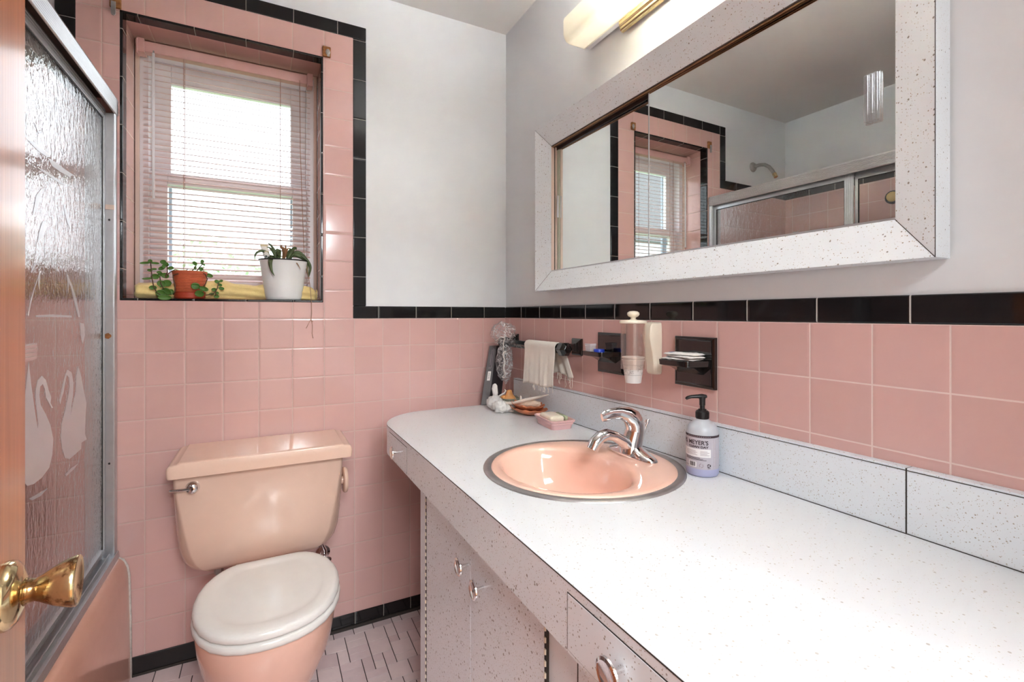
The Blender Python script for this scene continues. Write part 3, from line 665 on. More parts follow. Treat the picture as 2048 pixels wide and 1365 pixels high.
def panel(name, label, X0, y0, y1, etched):
    o = thing(name, (X0, (y0+y1)/2, .42), label, 'shower door', 'sliding shower doors')
    z0, z1 = .4205, 1.797
    mb = MB(); w = .0215; d = .007
    # ribbed stiles and rails
    def bar(ax, a0, a1, b0, b1):
        n = 8
        for k in range(n):
            c0 = b0+(b1-b0)*k/n; c1 = b0+(b1-b0)*(k+1)/n; dd = d if k % 2 else d-.0015
            if ax == 'z': mb.box(X0-dd, X0+dd, c0, c1, a0, a1)
            else: mb.box(X0-dd, X0+dd, a0, a1, c0, c1)
    bar('z', z0, z1, y0-.011, y0); bar('z', z0, z1, y1, y1+.034)
    bar('y', y1+.034, y0-.011, z1-.029, z1); bar('y', y1+.034, y0-.011, z0, z0+.016)
    obj('panel_frame', mb, M['alum'], o, weld=False)
    mb = MB(); mb.box(X0-.002, X0+.002, y1+.03, y0-.009, z0+.013, z1-.026)
    gp = obj('glass_pane', mb, M['shglass'], o)
    mb = MB(); ring_z = ((y0-.011, y0-.0145), (y1+.034, y1+.0375))
    for a, b in ring_z: mb.box(X0-.003, X0+.003, a, b, z0+.016, z1-.029)
    mb.box(X0-.003, X0+.003, y1+.034, y0-.011, z1-.0325, z1-.029)
    obj('gasket', mb, M['rubber'], o, weld=False)
    if etched:
        mb = MB()
        for k, pl in ETCH.items(): mb.prism([(X0+.0022, y, z) for y, z in pl], (.0005, 0, 0))
        obj('etched_swans', mb, M['etch'], gp, weld=False)
    return o
pn = panel('sliding_shower_door', 'etched hammered glass shower door with swans, nearest the window', -1.4035, -.021, -.748, True)
mb = MB()
for k in range(4):
    z = 1.068+k*.0083; mb.box(-1.386, -1.3835, -.752, -.556, z, z+.0055); 
mb.box(-1.3895, -1.386, -.752, -.552, 1.0655, 1.1005); mb.box(-1.397, -1.389, -.568, -.556, 1.068, 1.099); mb.box(-1.397, -1.389, -.748, -.736, 1.068, 1.099)
obj('towel_rail', mb, M['chrome'], pn, weld=False, bevel=.0008)
panel('sliding_shower_door', 'hammered glass shower door behind the wooden door, farther from window', -1.428, -.745, -1.62, False)

# shower arm, seen in the mirror
sa = thing('bent_water_pipe', (-1.785, 0, 2.08), 'bare bent grey shower pipe with brass tip above the tub, seen in mirror', 'water pipe')
mb = MB(); mb.lathe([(.03,0),(.03,.004),(.024,.012),(.014,.016)], (-1.785,t,2.08), (0,-1,0), 28); obj('flange', mb, M['steel'], sa, True, angle=40)
mb = MB(); pth = [(-1.785,.0,2.08),(-1.785,-.04,2.082),(-1.783,-.075,2.074),(-1.78,-.105,2.052),(-1.776,-.13,2.02),(-1.774,-.142,2.0)]; mb.tube(pth, .0105, 14); obj('pipe', mb, M['steel'], sa, True, angle=50)
mb = MB(); mb.tube([(-1.774,-.142,2.0),(-1.771,-.154,1.977)], [.0125,.011], 14); obj('brass_tip', mb, M['brass'], sa, True, angle=50)
# round black hook with a sponge on the tub wall, glimpsed in the mirror
hk = thing('bath_sponge_holder', (XW+t, -.60, 1.80), 'round black holder with a yellow sponge on the tub wall', 'sponge holder')
mb = MB(); mb.lathe([(.036,.0),(.036,.012),(.03,.02),(.028,.008)], (XW+t+.0005,-.60,1.80), (1,0,0), 28); obj('cup', mb, M['rubber'], hk, True, angle=40)
mb = MB(); mb.ball((XW+t+.026,-.605,1.80), .027, 16, (.8,1,1)); obj('sponge', mb, M['sponge'], hk, True)

# ================================================================== TOILET
TX = -.953
toi = thing('toilet', (TX, -.3, -.02), 'pink two-piece toilet with closed white seat lid below the window', 'toilet')
def tank_section(z, hw, yf, ch, yb=-.016, cd=.045):
    # chamfered front: hw = half width at the sides, ch = how far the front face is inset
    f = hw-ch
    p = [(-hw,yb),(-hw,yf+cd),(-hw+ch*.35,yf+cd*.5),(-f-.004,yf+.006),(-f+.004,yf),(f-.004,yf),(f+.004,yf+.006),(hw-ch*.35,yf+cd*.5),(hw,yf+cd),(hw,yb)]
    return [(-.96+x, y, z) for x, y in p]
secs = [(.3715,.155,-.165,.03),(.373,.178,-.188,.032),(.378,.193,-.198,.036),(.388,.206,-.204,.037),(.405,.2165,-.208,.036),(.44,.227,-.212,.033),(.50,.234,-.214,.027),(.57,.2385,-.215,.019),(.64,.2425,-.216,.012),(.682,.2435,-.216,.010)]
mb = MB(); mb.loft([tank_section(*s) for s in secs]); obj('tank', mb, M['peach'], toi, True, angle=60)
lp = [(-.2545,.6825),(-.2575,.686),(-.2580,.706),(-.2565,.7135),(-.252,.719),(-.2445,.7222),(-.232,.7238),(-.2300,.7262),(-.2255,.7275)]
lp = lp+[(-x, z) for x, z in lp[::-1]]
def lid_sec(y, dz, sc): return [(TX+x*sc, y, .6825+(z-.6825)*dz) for x, z in lp]
mb = MB(); mb.loft([lid_sec(-.008,1,1), lid_sec(-.226,1,1), lid_sec(-.2345,.992,1), lid_sec(-.2390,.978,.99), lid_sec(-.2410,.955,.97), lid_sec(-.2418,.92,.94), lid_sec(-.2420,.5,.92), lid_sec(-.2420,.02,.9)])
obj('tank_lid', mb, M['peach'], toi, True, angle=50)
mb = MB(); mb.lathe([(.019,0),(.019,.003),(.0165,.006),(.015,.0135),(.012,.0165),(.0045,.0175)], (-1.148,-.2155,.645), (0,-1,0), 28)
mb.tube([(-1.148,-.228,.645),(-1.172,-.229,.645),(-1.199,-.228,.6465),(-1.2035,-.228,.647)], [.0048,.0042,.0045,.0035], 10)
obj('flush_lever', mb, M['chrome'], toi, True, weld=False, angle=40)
mb = MB(); mb.lathe([(.004,0),(.014,.001),(.014,.012),(.04,.012),(.0445,.0155),(.0445,.022),(.041,.026),(.012,.027)], (-.7215,-.115,.567), (1,0,0), 32); obj('side_cap', mb, M['peach'], toi, True, angle=45)
# seat and lid outline: distance from the hinge line, half width
OUT = [(0,.066),(.002,.086),(.010,.106),(.026,.126),(.05,.145),(.085,.163),(.13,.175),(.175,.179),(.22,.1765),(.265,.167),(.305,.151),(.34,.127),(.367,.094),(.382,.060),(.389,.026)]
def seat_ring(z, inset=0., yb=-.255, xo=.009):
    cy = .19; pts = []
    for d, h in OUT: pts.append((h, d))
    pts += [(0, .3905)] + [(-h, d) for d, h in OUT[::-1]]
    r = []
    for x, d in pts:
        v = Vector((x, d-cy)); L = v.length; v *= max(0., (L-inset))/L
        r.append((TX+xo+v.x, yb-(cy+v.y), z))
    return r
mb = MB(); mb.loft([seat_ring(.3625,.006), seat_ring(.3645,.001), seat_ring(.372,-.003), seat_ring(.381,-.002), seat_ring(.3845,.002), seat_ring(.3855,.008)]); obj('seat', mb, M['seat'], toi, True)
mb = MB(); mb.loft([seat_ring(.3875,.008), seat_ring(.3885,.002), seat_ring(.394,-.0005), seat_ring(.402,0), seat_ring(.4075,.004), seat_ring(.410,.010), seat_ring(.4108,.020), seat_ring(.4104,.036), seat_ring(.4090,.044), seat_ring(.4078,.050), seat_ring(.4078,.062), seat_ring(.4085,.1), seat_ring(.409,.165)]); obj('seat_lid', mb, M['seat'], toi, True)
mb = MB()
for dx in (-.07, .07):
    mb = MB(); mb.tube([(TX+.006+dx-.018,-.247,.392),(TX+.006+dx+.018,-.247,.392)], .009, 12); obj('seat_hinge', mb, M['seat'], toi, True, angle=50)
def bowl_ring(z, a, yf, yb, n=32, p=2.2):
    cy = (yf+yb)/2; ry = (yb-yf)/2; r = []
    for k in range(n):
        th = 2*PI*k/n; c, s_ = math.cos(th), math.sin(th)
        r.append((TX+.006+a*math.copysign(abs(c)**(2/p), c), cy+ry*math.copysign(abs(s_)**(2/p), s_), z))
    return r
mb = MB(); mb.loft([bowl_ring(-.045,.125,-.56,-.10,p=2.6), bowl_ring(-.02,.12,-.555,-.11,p=2.6), bowl_ring(.05,.105,-.535,-.12,p=2.4), bowl_ring(.12,.114,-.552,-.13), bowl_ring(.19,.142,-.595,-.15), bowl_ring(.25,.162,-.622,-.17), bowl_ring(.31,.171,-.636,-.19), bowl_ring(.350,.173,-.640,-.21), bowl_ring(.3615,.170,-.637,-.215)])
mb.loft([[(TX+.006+sx*w, y, z) for sx, y in ((-1,-.02),(-1,-.30),(1,-.30),(1,-.02))] for z, w in ((.30,.085),(.35,.10),(.3705,.10))])
obj('bowl', mb, M['peach_bowl'], toi, True, weld=False, angle=60)
mb = MB(); mb.tube([(-1.085,-.17,.375),(-1.085,-.17,.35),(-1.08,-.165,.30),(-1.075,-.15,.2)], .0065, 10); mb.lathe([(.013,0),(.013,.018)], (-1.085,-.17,.352), (0,0,1), 6)
obj('tank_bolt_tube', mb, M['steel'], toi, True, weld=False, angle=40)
va = thing('stop_valve', (-.765, -.004, .27), 'chrome water stop valve on pink tiles behind the toilet seat', 'valve')
mb = MB(); mb.lathe([(.026,0),(.025,.004),(.014,.009)], (-.765,-.0005,.27), (0,-1,0), 24); obj('escutcheon', mb, M['chrome'], va, True, angle=40)
mb = MB(); mb.tube([(-.765,-.004,.27),(-.765,-.06,.27)], .0075, 12); mb.tube([(-.765,-.05,.258),(-.765,-.05,.30),(-.775,-.06,.33),(-.80,-.09,.36),(-.82,-.1,.386)], [.009,.0085,.0045,.0045,.0045], 10); obj('valve_body', mb, M['chrome'], va, True, weld=False, angle=50)
mb = MB(); mb.lathe([(.008,0),(.016,.004),(.017,.010),(.014,.014),(.005,.016)], (-.765,-.06,.27), (0,-1,0), 20, sx=1.35, sy=.9); obj('oval_handle', mb, M['chrome'], va, True, angle=50)

# ================================================================== VANITY
from mathutils.geometry import tessellate_polygon
YN = -2.092
def tilt(mb):
    mb.v = [(x, y, z+ZC(y)) for x, y, z in mb.v]; return mb
OUTL = [(-.001, -.089), (-.40, -.086)]
for k in range(1, 13):
    a = PI/2*k/12; OUTL.append((-.40-.189*math.sin(a)**1.06, -.30+.214*math.cos(a)**1.06 if k < 12 else -.30))
OUTL += [(-.589, YN), (-.001, YN)]
SX, SY, SR = -.272, -.963, .238
def inset_outline(d):
    n = len(OUTL); out = []
    for i, p in enumerate(OUTL):
        if i in (0, n-1): out.append((p[0], p[1]-(d if i == 0 else 0))); continue
        a = Vector(OUTL[i-1]); b = Vector(p); c = Vector(OUTL[i+1])
        n1 = (b-a).normalized(); n2 = (c-b).normalized()
        t_ = (n1+n2).normalized(); nn = Vector((-t_.y, t_.x))
        q = b+nn*d
        if i == n-2: q = Vector((p[0]+d, p[1]))
        out.append((q.x, q.y))
    return out
counter = thing('countertop', (-.3, -1.0, ZC(-1.0)), 'long white speckled laminate countertop with rounded end holding the pink sink', 'countertop')
hole = [(SX+.219*math.cos(2*PI*k/48), SY+.219*math.sin(2*PI*k/48)) for k in range(48)]
mb = MB()
tri = tessellate_polygon([[Vector((x, y, 0)) for x, y in OUTL], [Vector((x, y, 0)) for x, y in hole]])
allp = OUTL+hole; no = len(OUTL)
mb.add([(x, y, 0) for x, y in allp]+[(x, y, -.0006) for x, y in allp],
       [tuple(f) for f in tri]+[tuple(i+len(allp) for i in f[::-1]) for f in tri]
       + [(k, (k+1) % no, len(allp)+(k+1) % no, len(allp)+k) for k in range(no)]
       + [(no+k, no+(k+1) % 48, len(allp)+no+(k+1) % 48, len(allp)+no+k) for k in range(48)])
inn_ = inset_outline(.006); tri2 = tessellate_polygon([[Vector((x, y, 0)) for x, y in inn_], [Vector((x, y, 0)) for x, y in hole]])
allq = inn_+hole
mb.add([(x, y, -.0007) for x, y in allq]+[(x, y, -.02) for x, y in allq],
       [tuple(f) for f in tri2]+[tuple(i+len(allq) for i in f[::-1]) for f in tri2]
       + [(k, (k+1) % no, len(allq)+(k+1) % no, len(allq)+k) for k in range(no)]
       + [(no+k, no+(k+1) % 48, len(allq)+no+(k+1) % 48, len(allq)+no+k) for k in range(48)])
obj('worktop', tilt(mb), M['lam_top'], counter, weld=False)
def band(d0, d1, z0, z1, mat, name, par, i0=0, i1=None):
    A = inset_outline(d0)[i0:i1]; B = inset_outline(d1)[i0:i1]; n = len(A)
    mb = MB(); mb.add([(x, y, z0) for x, y in A]+[(x, y, z1) for x, y in A]+[(x, y, z0) for x, y in B]+[(x, y, z1) for x, y in B],
        sum([[(k, k+1, n+k+1, n+k), (2*n+k, 3*n+k, 3*n+k+1, 2*n+k+1), (n+k, n+k+1, 3*n+k+1, 3*n+k), (k, 2*n+k, 2*n+k+1, k+1)] for k in range(n-1)], [])
        +[(0, n, 3*n, 2*n), (n-1, 3*n-1, 4*n-1, 2*n-1)])
    return obj(name, tilt(mb), mat, par)
band(-.0004, .004, -.0022, -.0006, M['seam'], 'edge_seam', counter, 0, -1)
band(0, .02, -.097, -.0022, M['lam'], 'apron', counter, 0, -1)
# backsplash with one joint
mb = MB(); mb.box(-.0195, -.0005, -1.5135, -.118, .0008, .108); mb.box(-.0195, -.0005, YN, -1.5155, .0008, .108)
bs = obj('backsplash', tilt(mb), M['lam_splash'], counter, weld=False)
mb = MB(); mb.box(-.0202, -.0185, YN, -.118, .1035, .1047); mb.box(-.0215, -.001, YN, -.10, -.0004, .001); mb.box(-.0198, -.001, -1.5156, -1.5134, .001, .1075)
obj('joint_line', tilt(mb), M['seam'], bs, weld=False)

XF = -.55
cab = thing('vanity_cabinet', (-.28, -1.3, -.048), 'white speckled vanity cabinet with chrome knobs under the long countertop', 'cabinet')
def cz(y, r): return ZC(y)+r
mb = MB(); mb.box(XF, XF+.018, YN, -.545, -.045, .0); mb.box(XF+.018, -.012, -.563, -.545, -.045, .0); mb.box(XF+.018, -.012, YN, YN+.018, -.045, .0); mb.box(-.024, -.012, YN+.018, -.563, -.045, .0); mb.box(XF+.018, -.024, YN+.018, -.563, -.045, -.03); mb.v = [(x, y, z if z < -.01 else ZC(y)-.0975) for x, y, z in mb.v]
obj('carcass', mb, M['lam'], cab, weld=False)
def knob(c, par, stem=.021, r=.0198):
    mb = MB(); mb.lathe([(.0035,0),(.0035,stem-.004),(.006,stem-.002),(r*.86,stem),(r,stem+.0015),(r*.97,stem+.004),(r*.8,stem+.0055),(r*.72,stem+.0045),(.0008,stem+.004)], c, (-1,0,0), 30)
    return obj('knob', mb, M['chrome'], par, True, angle=35)
def cdoor(y0, y1, ky, kz, hinge):
    mb = MB(); mb.box(XF-.0045, XF-.0005, y0, y1, -.04, .0); mb.v = [(x, y, z if z < -.01 else ZC(y)-.099) for x, y, z in mb.v]
    d = obj('door', mb, M['lam'], cab, bevel=.0008)
    if ky is not None: knob((XF-.0045, ky, kz), d)
    if hinge is not None:
        mb = MB(); mb.box(XF-.0048, XF-.0004, hinge-.0036, hinge+.0036, -.04, .672); h = obj('piano_hinge', mb, M['seam'], d)
        mb = MB()
        for k in range(37): mb.tube([(XF-.0052, hinge, -.03+k*.019), (XF-.0052, hinge, -.03+k*.019+.0085)], .0024, 8)
        obj('hinge_knuckles', mb, M['cream'], h, True, weld=False, angle=50)
cdoor(-.941, -.619, -.926, .604, -.614)
cdoor(-1.2535, -.9435, -1.012, .5975, -1.2585)
mb = MB(); mb.box(XF-.0012, XF-.0002, -1.346, -1.341, -.04, .672); obj('gap', mb, M['seam'], cab)
cdoor(-1.70, -1.348, None, 0, None); cdoor(-2.05, -1.703, None, 0, None)
for y0, y1, ky, kr in ((-.54, -.318, -.454, -.049), (-1.66, -1.372, -1.487, -.0445)):
    mb = MB(); mb.box(-.5894, -.585, y0, y1, -.0925, -.0145); d0 = obj('drawer', tilt(mb), M['seam'], cab)
    mb = MB(); mb.box(-.5898, -.584, y0+.001, y1-.0012, -.092, -.0163); d1 = obj('drawer_front', tilt(mb), M['lam'], d0, bevel=.0004)
    knob((-.5898, ky, ZC(ky)+kr), d0)

# ------------------------------------------------------------------ sink
sz = ZC(SY)
sink = thing('sink', (SX, SY, sz), 'round glossy pink drop-in sink with flat steel rim', 'sink')
NS = 64
def circ(r, z): return [(SX+r*math.cos(2*PI*k/NS), SY+r*math.sin(2*PI*k/NS), z+ZC(SY+r*math.sin(2*PI*k/NS))) for k in range(NS)]
mb = MB(); mb.loft([circ(.2395,.0003), circ(.2385,.0026), circ(.234,.0042), circ(.226,.0044), circ(.2205,.003), circ(.2195,.0005)], cap=False)
mb.loft([circ(.2195,.0005), circ(.2195,-.01), circ(.2175,-.01)], cap=False)
obj('steel_rim', mb, M['steel'], sink, True, angle=50)
def mixring(f, sc, z, ex=0.):
    """between the round rim (f=0) and the oval bowl (f=1)"""
    r = []
    for k in range(NS):
        a = 2*PI*k/NS; c, s_ = math.cos(a), math.sin(a)
        bx, by = -.322+.142*sc*c, SY+.180*sc*s_
        rx, ry = SX+.2205*c, SY+.2205*s_
        x = rx*(1-f)+bx*f; y = ry*(1-f)+by*f
        r.append((x, y, z+ZC(SY)+(ZC(y)-ZC(SY))*(1 if z > -.01 else .3)))
    return r
mb = MB(); mb.loft([mixring(0,1,.0022), mixring(.06,1,.0045), mixring(.2,1,.0055), mixring(.55,1,.0055), mixring(.85,1,.0045), mixring(.96,1,.001), mixring(1,.975,-.006), mixring(1,.93,-.03), mixring(1,.86,-.07), mixring(1,.74,-.108), mixring(1,.54,-.134), mixring(1,.3,-.146), mixring(1,.13,-.149)], cap=False)
obj('basin', mb, M['sinkp'], sink, True)
mb = MB(); mb.lathe([(.0245,-.151),(.0245,-.146),(.02,-.1445),(.012,-.148),(.0005,-.149)], (-.322,SY,sz), (0,0,1), 28); obj('drain', mb, M['chrome'], sink, True, angle=40)
mb = MB(); mb.lathe([(.004,-.01),(.004,.0)], (-.322,SY,sz-.14), (0,0,1), 12); obj('drain_post', mb, M['chrome'], sink)

# ------------------------------------------------------------------ faucet
FX, FY = -.120, -.969; fz = ZC(FY)+.0052
fau = thing('faucet', (FX, FY, fz), 'chrome single-lever faucet mounted on back of the pink sink', 'faucet')
mb = MB(); r_ = []
def oval(hx, hy, z, n=40, dx=0.):
    o = []
    for k in range(n):
        a = 2*PI*k/n; c, s_ = math.cos(a), math.sin(a)
        o.append((FX+dx+hx*math.copysign(abs(c)**.8, c), FY+hy*math.copysign(abs(s_)**.9, s_), fz+z))
    return o
mb.loft([oval(.0265,.083,0), oval(.027,.0835,.004), oval(.0255,.079,.009), oval(.0225,.06,.0155), oval(.021,.038,.022), oval(.02,.024,.03)])
obj('base_plate', mb, M['chrome'], fau, True)
mb = MB(); mb.tube([(FX-.004,FY,fz+.008),(FX-.002,FY,fz+.03),(FX+.006,FY,fz+.050),(FX+.009,FY,fz+.060),(FX+.010,FY,fz+.068)], [.030,.0275,.0255,.0255,.0245], 28)
obj('body', mb, M['chrome'], fau, True, angle=60)
mb = MB(); mb.tube([(FX+.004,FY,fz+.018),(FX-.014,FY,fz+.028),(FX-.035,FY,fz+.044),(FX-.06,FY,fz+.058),(FX-.083,FY,fz+.0635),(FX-.102,FY,fz+.059),(FX-.116,FY,fz+.047),(FX-.1255,FY,fz+.031)], [.0225,.022,.019,.0168,.0163,.0162,.0160,.0145], 24, flat=[.9,.8,.72,.75,.85,.9,.95,1])
obj('spout', mb, M['chrome'], fau, True, angle=60)
mb = MB(); mb.tube([(FX+.010,FY,fz+.064),(FX+.0095,FY,fz+.080),(FX-.001,FY,fz+.097),(FX-.018,FY,fz+.1075),(FX-.040,FY,fz+.1135),(FX-.064,FY,fz+.113),(FX-.086,FY,fz+.1095),(FX-.096,FY,fz+.107)], [.0255,.0262,.0240,.0195,.0150,.0135,.014,.0105], 24, flat=[1,1,.95,.8,.62,.52,.5,.45])
obj('lever_handle', mb, M['chrome'], fau, True, angle=60)
mb = MB(); mb.tube([(FX+.020,FY,fz+.012),(FX+.038,FY,fz+.045),(FX+.049,FY,fz+.076)], [.0028,.0026,.0026], 10); mb.lathe([(.0028,0),(.0055,.006),(.0068,.012),(.0062,.0145),(.002,.0152)], (FX+.049,FY,fz+.074), (.38,0,1), 16)
obj('lift_rod', mb, M['chrome'], fau, True, weld=False, angle=60)

# ------------------------------------------------------------------ pump bottle
BX, BYY = -.0625, -1.1405; bz = ZC(BYY); BR = .0352
bot = thing('soap_pump_bottle', (BX, BYY, bz), 'lavender liquid soap bottle with black pump beside the sink', 'soap bottle')
mb = MB(); mb.lathe([(.029,.0),(.033,.0015),(.0352,.006),(.0352,.088),(.0348,.097),(.0325,.107),(.027,.1155),(.0185,.121),(.014,.124),(.0135,.13)], (BX,BYY,bz), (0,0,1), 44)
obj('bottle', mb, M['bottle'], bot, True)
mb = MB(); mb.lathe([(.0291,-.0001),(.0332,.0014),(.03545,.006),(.03545,.0185)], (BX,BYY,bz), (0,0,1), 44, cap=False); obj('soap_level', mb, M['liquid'], bot, True)
mb = MB(); pr_ = [(.0142,.1265)]
mb.lathe([(.0135,.1255),(.0143,.1265),(.0143,.142),(.0125,.144),(.009,.1455),(.009,.1475),(.0055,.148),(.0055,.156),(.0066,.1565),(.0066,.170),(.0048,.1705)], (BX,BYY,bz), (0,0,1), 36)
for k in range(30):
    a = 2*PI*k/30; mb.box(-.0004,.0004,-.0004,.0004,.128,.141); 
    for q in range(8):
        i = len(mb.v)-8+q; x, y, z = mb.v[i]; mb.v[i] = (BX+(x+.0145)*math.cos(a)-y*math.sin(a), BYY+(x+.0145)*math.sin(a)+y*math.cos(a), bz+z)
obj('pump_collar', mb, M['blkplastic'], bot, True, weld=False, angle=35)
pd = Vector((-.86, .5, 0)).normalized()
mb = MB(); c0 = Vector((BX, BYY, bz+.1765))
mb.tube([c0-pd*.009, c0, c0+pd*.012, c0+pd*.026+Vector((0,0,-.001)), c0+pd*.034+Vector((0,0,-.0035)), c0+pd*.037+Vector((0,0,-.0065))], [.006,.0078,.0066,.0054,.0046,.0034], 14, flat=[.6,.75,.65,.7,.8,.8])
mb.lathe([(.0068,.1685),(.0075,.1735),(.0075,.177)], (BX,BYY,bz), (0,0,1), 20)
obj('pump_head', mb, M['blkplastic'], bot, True, weld=False, angle=45)
# label, facing the camera side: angle measured around the bottle
A0 = math.atan2(-1.9123-BYY, -.9524-BX)
def arc(mb, a0, a1, z0, z1, r, n=24, mi=0, dr=.00022):
    """a>0 is to the right as the camera sees it"""
    vs = []
    for k in range(n+1):
        a = A0+(a0+(a1-a0)*k/n)
        for rr2 in (r, r+dr):
            for z in (z0, z1): vs.append((BX+rr2*math.cos(a), BYY+rr2*math.sin(a), bz+z))
    fs = []
    for k in range(n):
        o = 4*k; p = o+4
        fs += [(o+2, p+2, p+3, o+3), (o, o+1, p+1, p), (o+1, o+3, p+3, p+1), (o, p, p+2, o+2)]
    fs += [(0, 2, 3, 1), (4*n, 4*n+1, 4*n+3, 4*n+2)]
    return mb.add(vs, fs, mi)
mb = MB(); arc(mb, -2.2, 2.2, .0185, .0935, BR-.0001, 60); lab = obj('label', mb, M['label'], bot, True, angle=40)
r1 = BR+.00015
mb = MB(); arc(mb, -2.2, 2.2, .0888, .0938, r1, 60); obj('dark_band', mb, M['ink'], lab, True, angle=40)
mb = MB()
arc(mb, -1.2, -.55, .0240, .0245, r1, 12)
for k in range(3): arc(mb, -1.2, .25-.2*k, .0385+k*.0022, .0395+k*.0022, r1, 16)
rb = random.Random(5); a = -.82
while a < -.42:
    w = rb.uniform(.008, .022); arc(mb, a, a+w, .024, .0335, r1+.0002, 2); a += w+rb.uniform(.01, .02)
obj('label_print', mb, M['ink'], lab, weld=False)
mb = MB(); arc(mb, -1.5, .52, .0455, .0635, r1, 24); arc(mb, -.9, -.36, .0225, .0345, r1, 10); obj('label_panel', mb, M['labelw'], lab, weld=False)
mb = MB()
for k in range(4): arc(mb, -1.1, -.30-.1*(k % 2), .0498+k*.0028, .0505+k*.0028, r1+.0003, 10); arc(mb, -.12, .42-.12*(k % 2), .0498+k*.0028, .0505+k*.0028, r1+.0003, 8)
for k in range(12): arc(mb, -1.0+k*.13, -1.0+k*.13+.085, .0905, .0918, r1+.0003, 3)
for k in range(3):
    a = .74; arc(mb, .72, .9, .026+k*.019, .0262+k*.019, r1, 6)
arc(mb, .72, .724, .02, .086, r1, 2); arc(mb, .9, .904, .02, .086, r1, 2)
for k in range(10): 
    t0 = k*2*PI/10
    if k in (2, 7): continue
    arc(mb, -.06+.11*math.cos(t0)-.025, -.06+.11*math.cos(t0)+.025, .027+.004*math.sin(t0)-.0007, .027+.004*math.sin(t0)+.0007, r1+.0002, 2)
obj('small_print', mb, M['inkl'], lab, weld=False)
mb = MB()
for k in range(3):   # recycling mark: three chasing arrows
    t0 = PI/2+k*2*PI/3
    for q in range(4):
        t1 = t0+q*.38; arc(mb, .40+.085*math.cos(t1)-.035, .40+.085*math.cos(t1)+.035, .0275+.0032*math.sin(t1)-.0007, .0275+.0032*math.sin(t1)+.0007, r1+.0002, 2)
arc(mb, .32, .5, .0212, .0222, r1, 4)
obj('recycling_mark', mb, M['ink'], lab, weld=False)
def wrap_text(s, a_right, zbase, size, stretchx=1., bold=0.):
    cu = bpy.data.curves.new('t', 'FONT'); cu.body = s; cu.size = size; cu.offset = bold; cu.align_x = 'RIGHT'
    o = bpy.data.objects.new('t', cu); COL.objects.link(o)
    dg = bpy.context.evaluated_depsgraph_get(); me = bpy.data.meshes.new_from_object(o.evaluated_get(dg))
    mb = MB(); rr2 = r1+.0004
    vs = []
    for v in me.vertices:
        a = A0+a_right+v.co.x*stretchx/rr2
        vs.append((BX+rr2*math.cos(a), BYY+rr2*math.sin(a), bz+zbase+v.co.y))
    mb.add(vs, [tuple(p.vertices) for p in me.polygons])
    bpy.data.objects.remove(o); bpy.data.meshes.remove(me); return mb
obj('lettering', wrap_text("MRS. MEYER'S", .36, .0735, .0130, .96, .0003), M['ink'], lab, weld=False)
obj('lettering', wrap_text("CLEAN DAY", .36, .0660, .0066, 1.25, .0003), M['ink'], lab, weld=False)

# ------------------------------------------------------------------ soap dish
SDX, SDY = -.098, -.563; z0 = ZC(SDY)
sd = thing('soap_dish', (SDX, SDY, z0), 'pink plastic soap dish on the counter behind the sink', 'soap dish')
ang = math.radians(-6)
def rrect(hx, hy, z, r=.012, n=5, c=(SDX, SDY), rot=ang, zz=None):
    o = []
    for cx, cy, a0 in ((hx-r, hy-r, 0), (-hx+r, hy-r, PI/2), (-hx+r, -hy+r, PI), (hx-r, -hy+r, 1.5*PI)):
        for k in range(n+1):
            a = a0+PI/2*k/n; x, y = cx+r*math.cos(a), cy+r*math.sin(a)
            o.append((c[0]+x*math.cos(rot)-y*math.sin(rot), c[1]+x*math.sin(rot)+y*math.cos(rot), (z0 if zz is None else zz)+z))
    return o
mb = MB(); mb.loft([rrect(.035,.060,0), rrect(.0385,.0645,.0165), rrect(.0405,.067,.0175), rrect(.0405,.067,.021), rrect(.0445,.0715,.0255), rrect(.0450,.0720,.030), rrect(.041,.068,.031), rrect(.036,.063,.023), rrect(.034,.060,.019)])
obj('dish', mb, M['soapdish'], sd, True, weld=False, angle=40)
sb = tag(obj('soap_bar', (lambda m: (m.loft([rrect(.020,.038,.0195,.008,5,(SDX-.009,SDY+.001)), rrect(.025,.044,.023,.009,5,(SDX-.009,SDY+.001)), rrect(.026,.045,.033,.009,5,(SDX-.009,SDY+.001)), rrect(.023,.042,.039,.009,5,(SDX-.009,SDY+.001)), rrect(.013,.03,.041,.006,5,(SDX-.009,SDY+.001))]), m)[1])(MB()), M['soap'], None, True), 'worn cream bar of soap lying in the pink dish', 'soap')
sg = tag(obj('soap_sliver', (lambda m: (m.loft([rrect(.004,.035,.0195,.003,4,(SDX+.0265,SDY-.004)), rrect(.0055,.039,.030,.004,4,(SDX+.0265,SDY-.004)), rrect(.0045,.036,.037,.003,4,(SDX+.0265,SDY-.004))]), m)[1])(MB()), M['soapgreen'], None, True), 'thin greenish soap sliver behind the cream bar in the dish', 'soap')

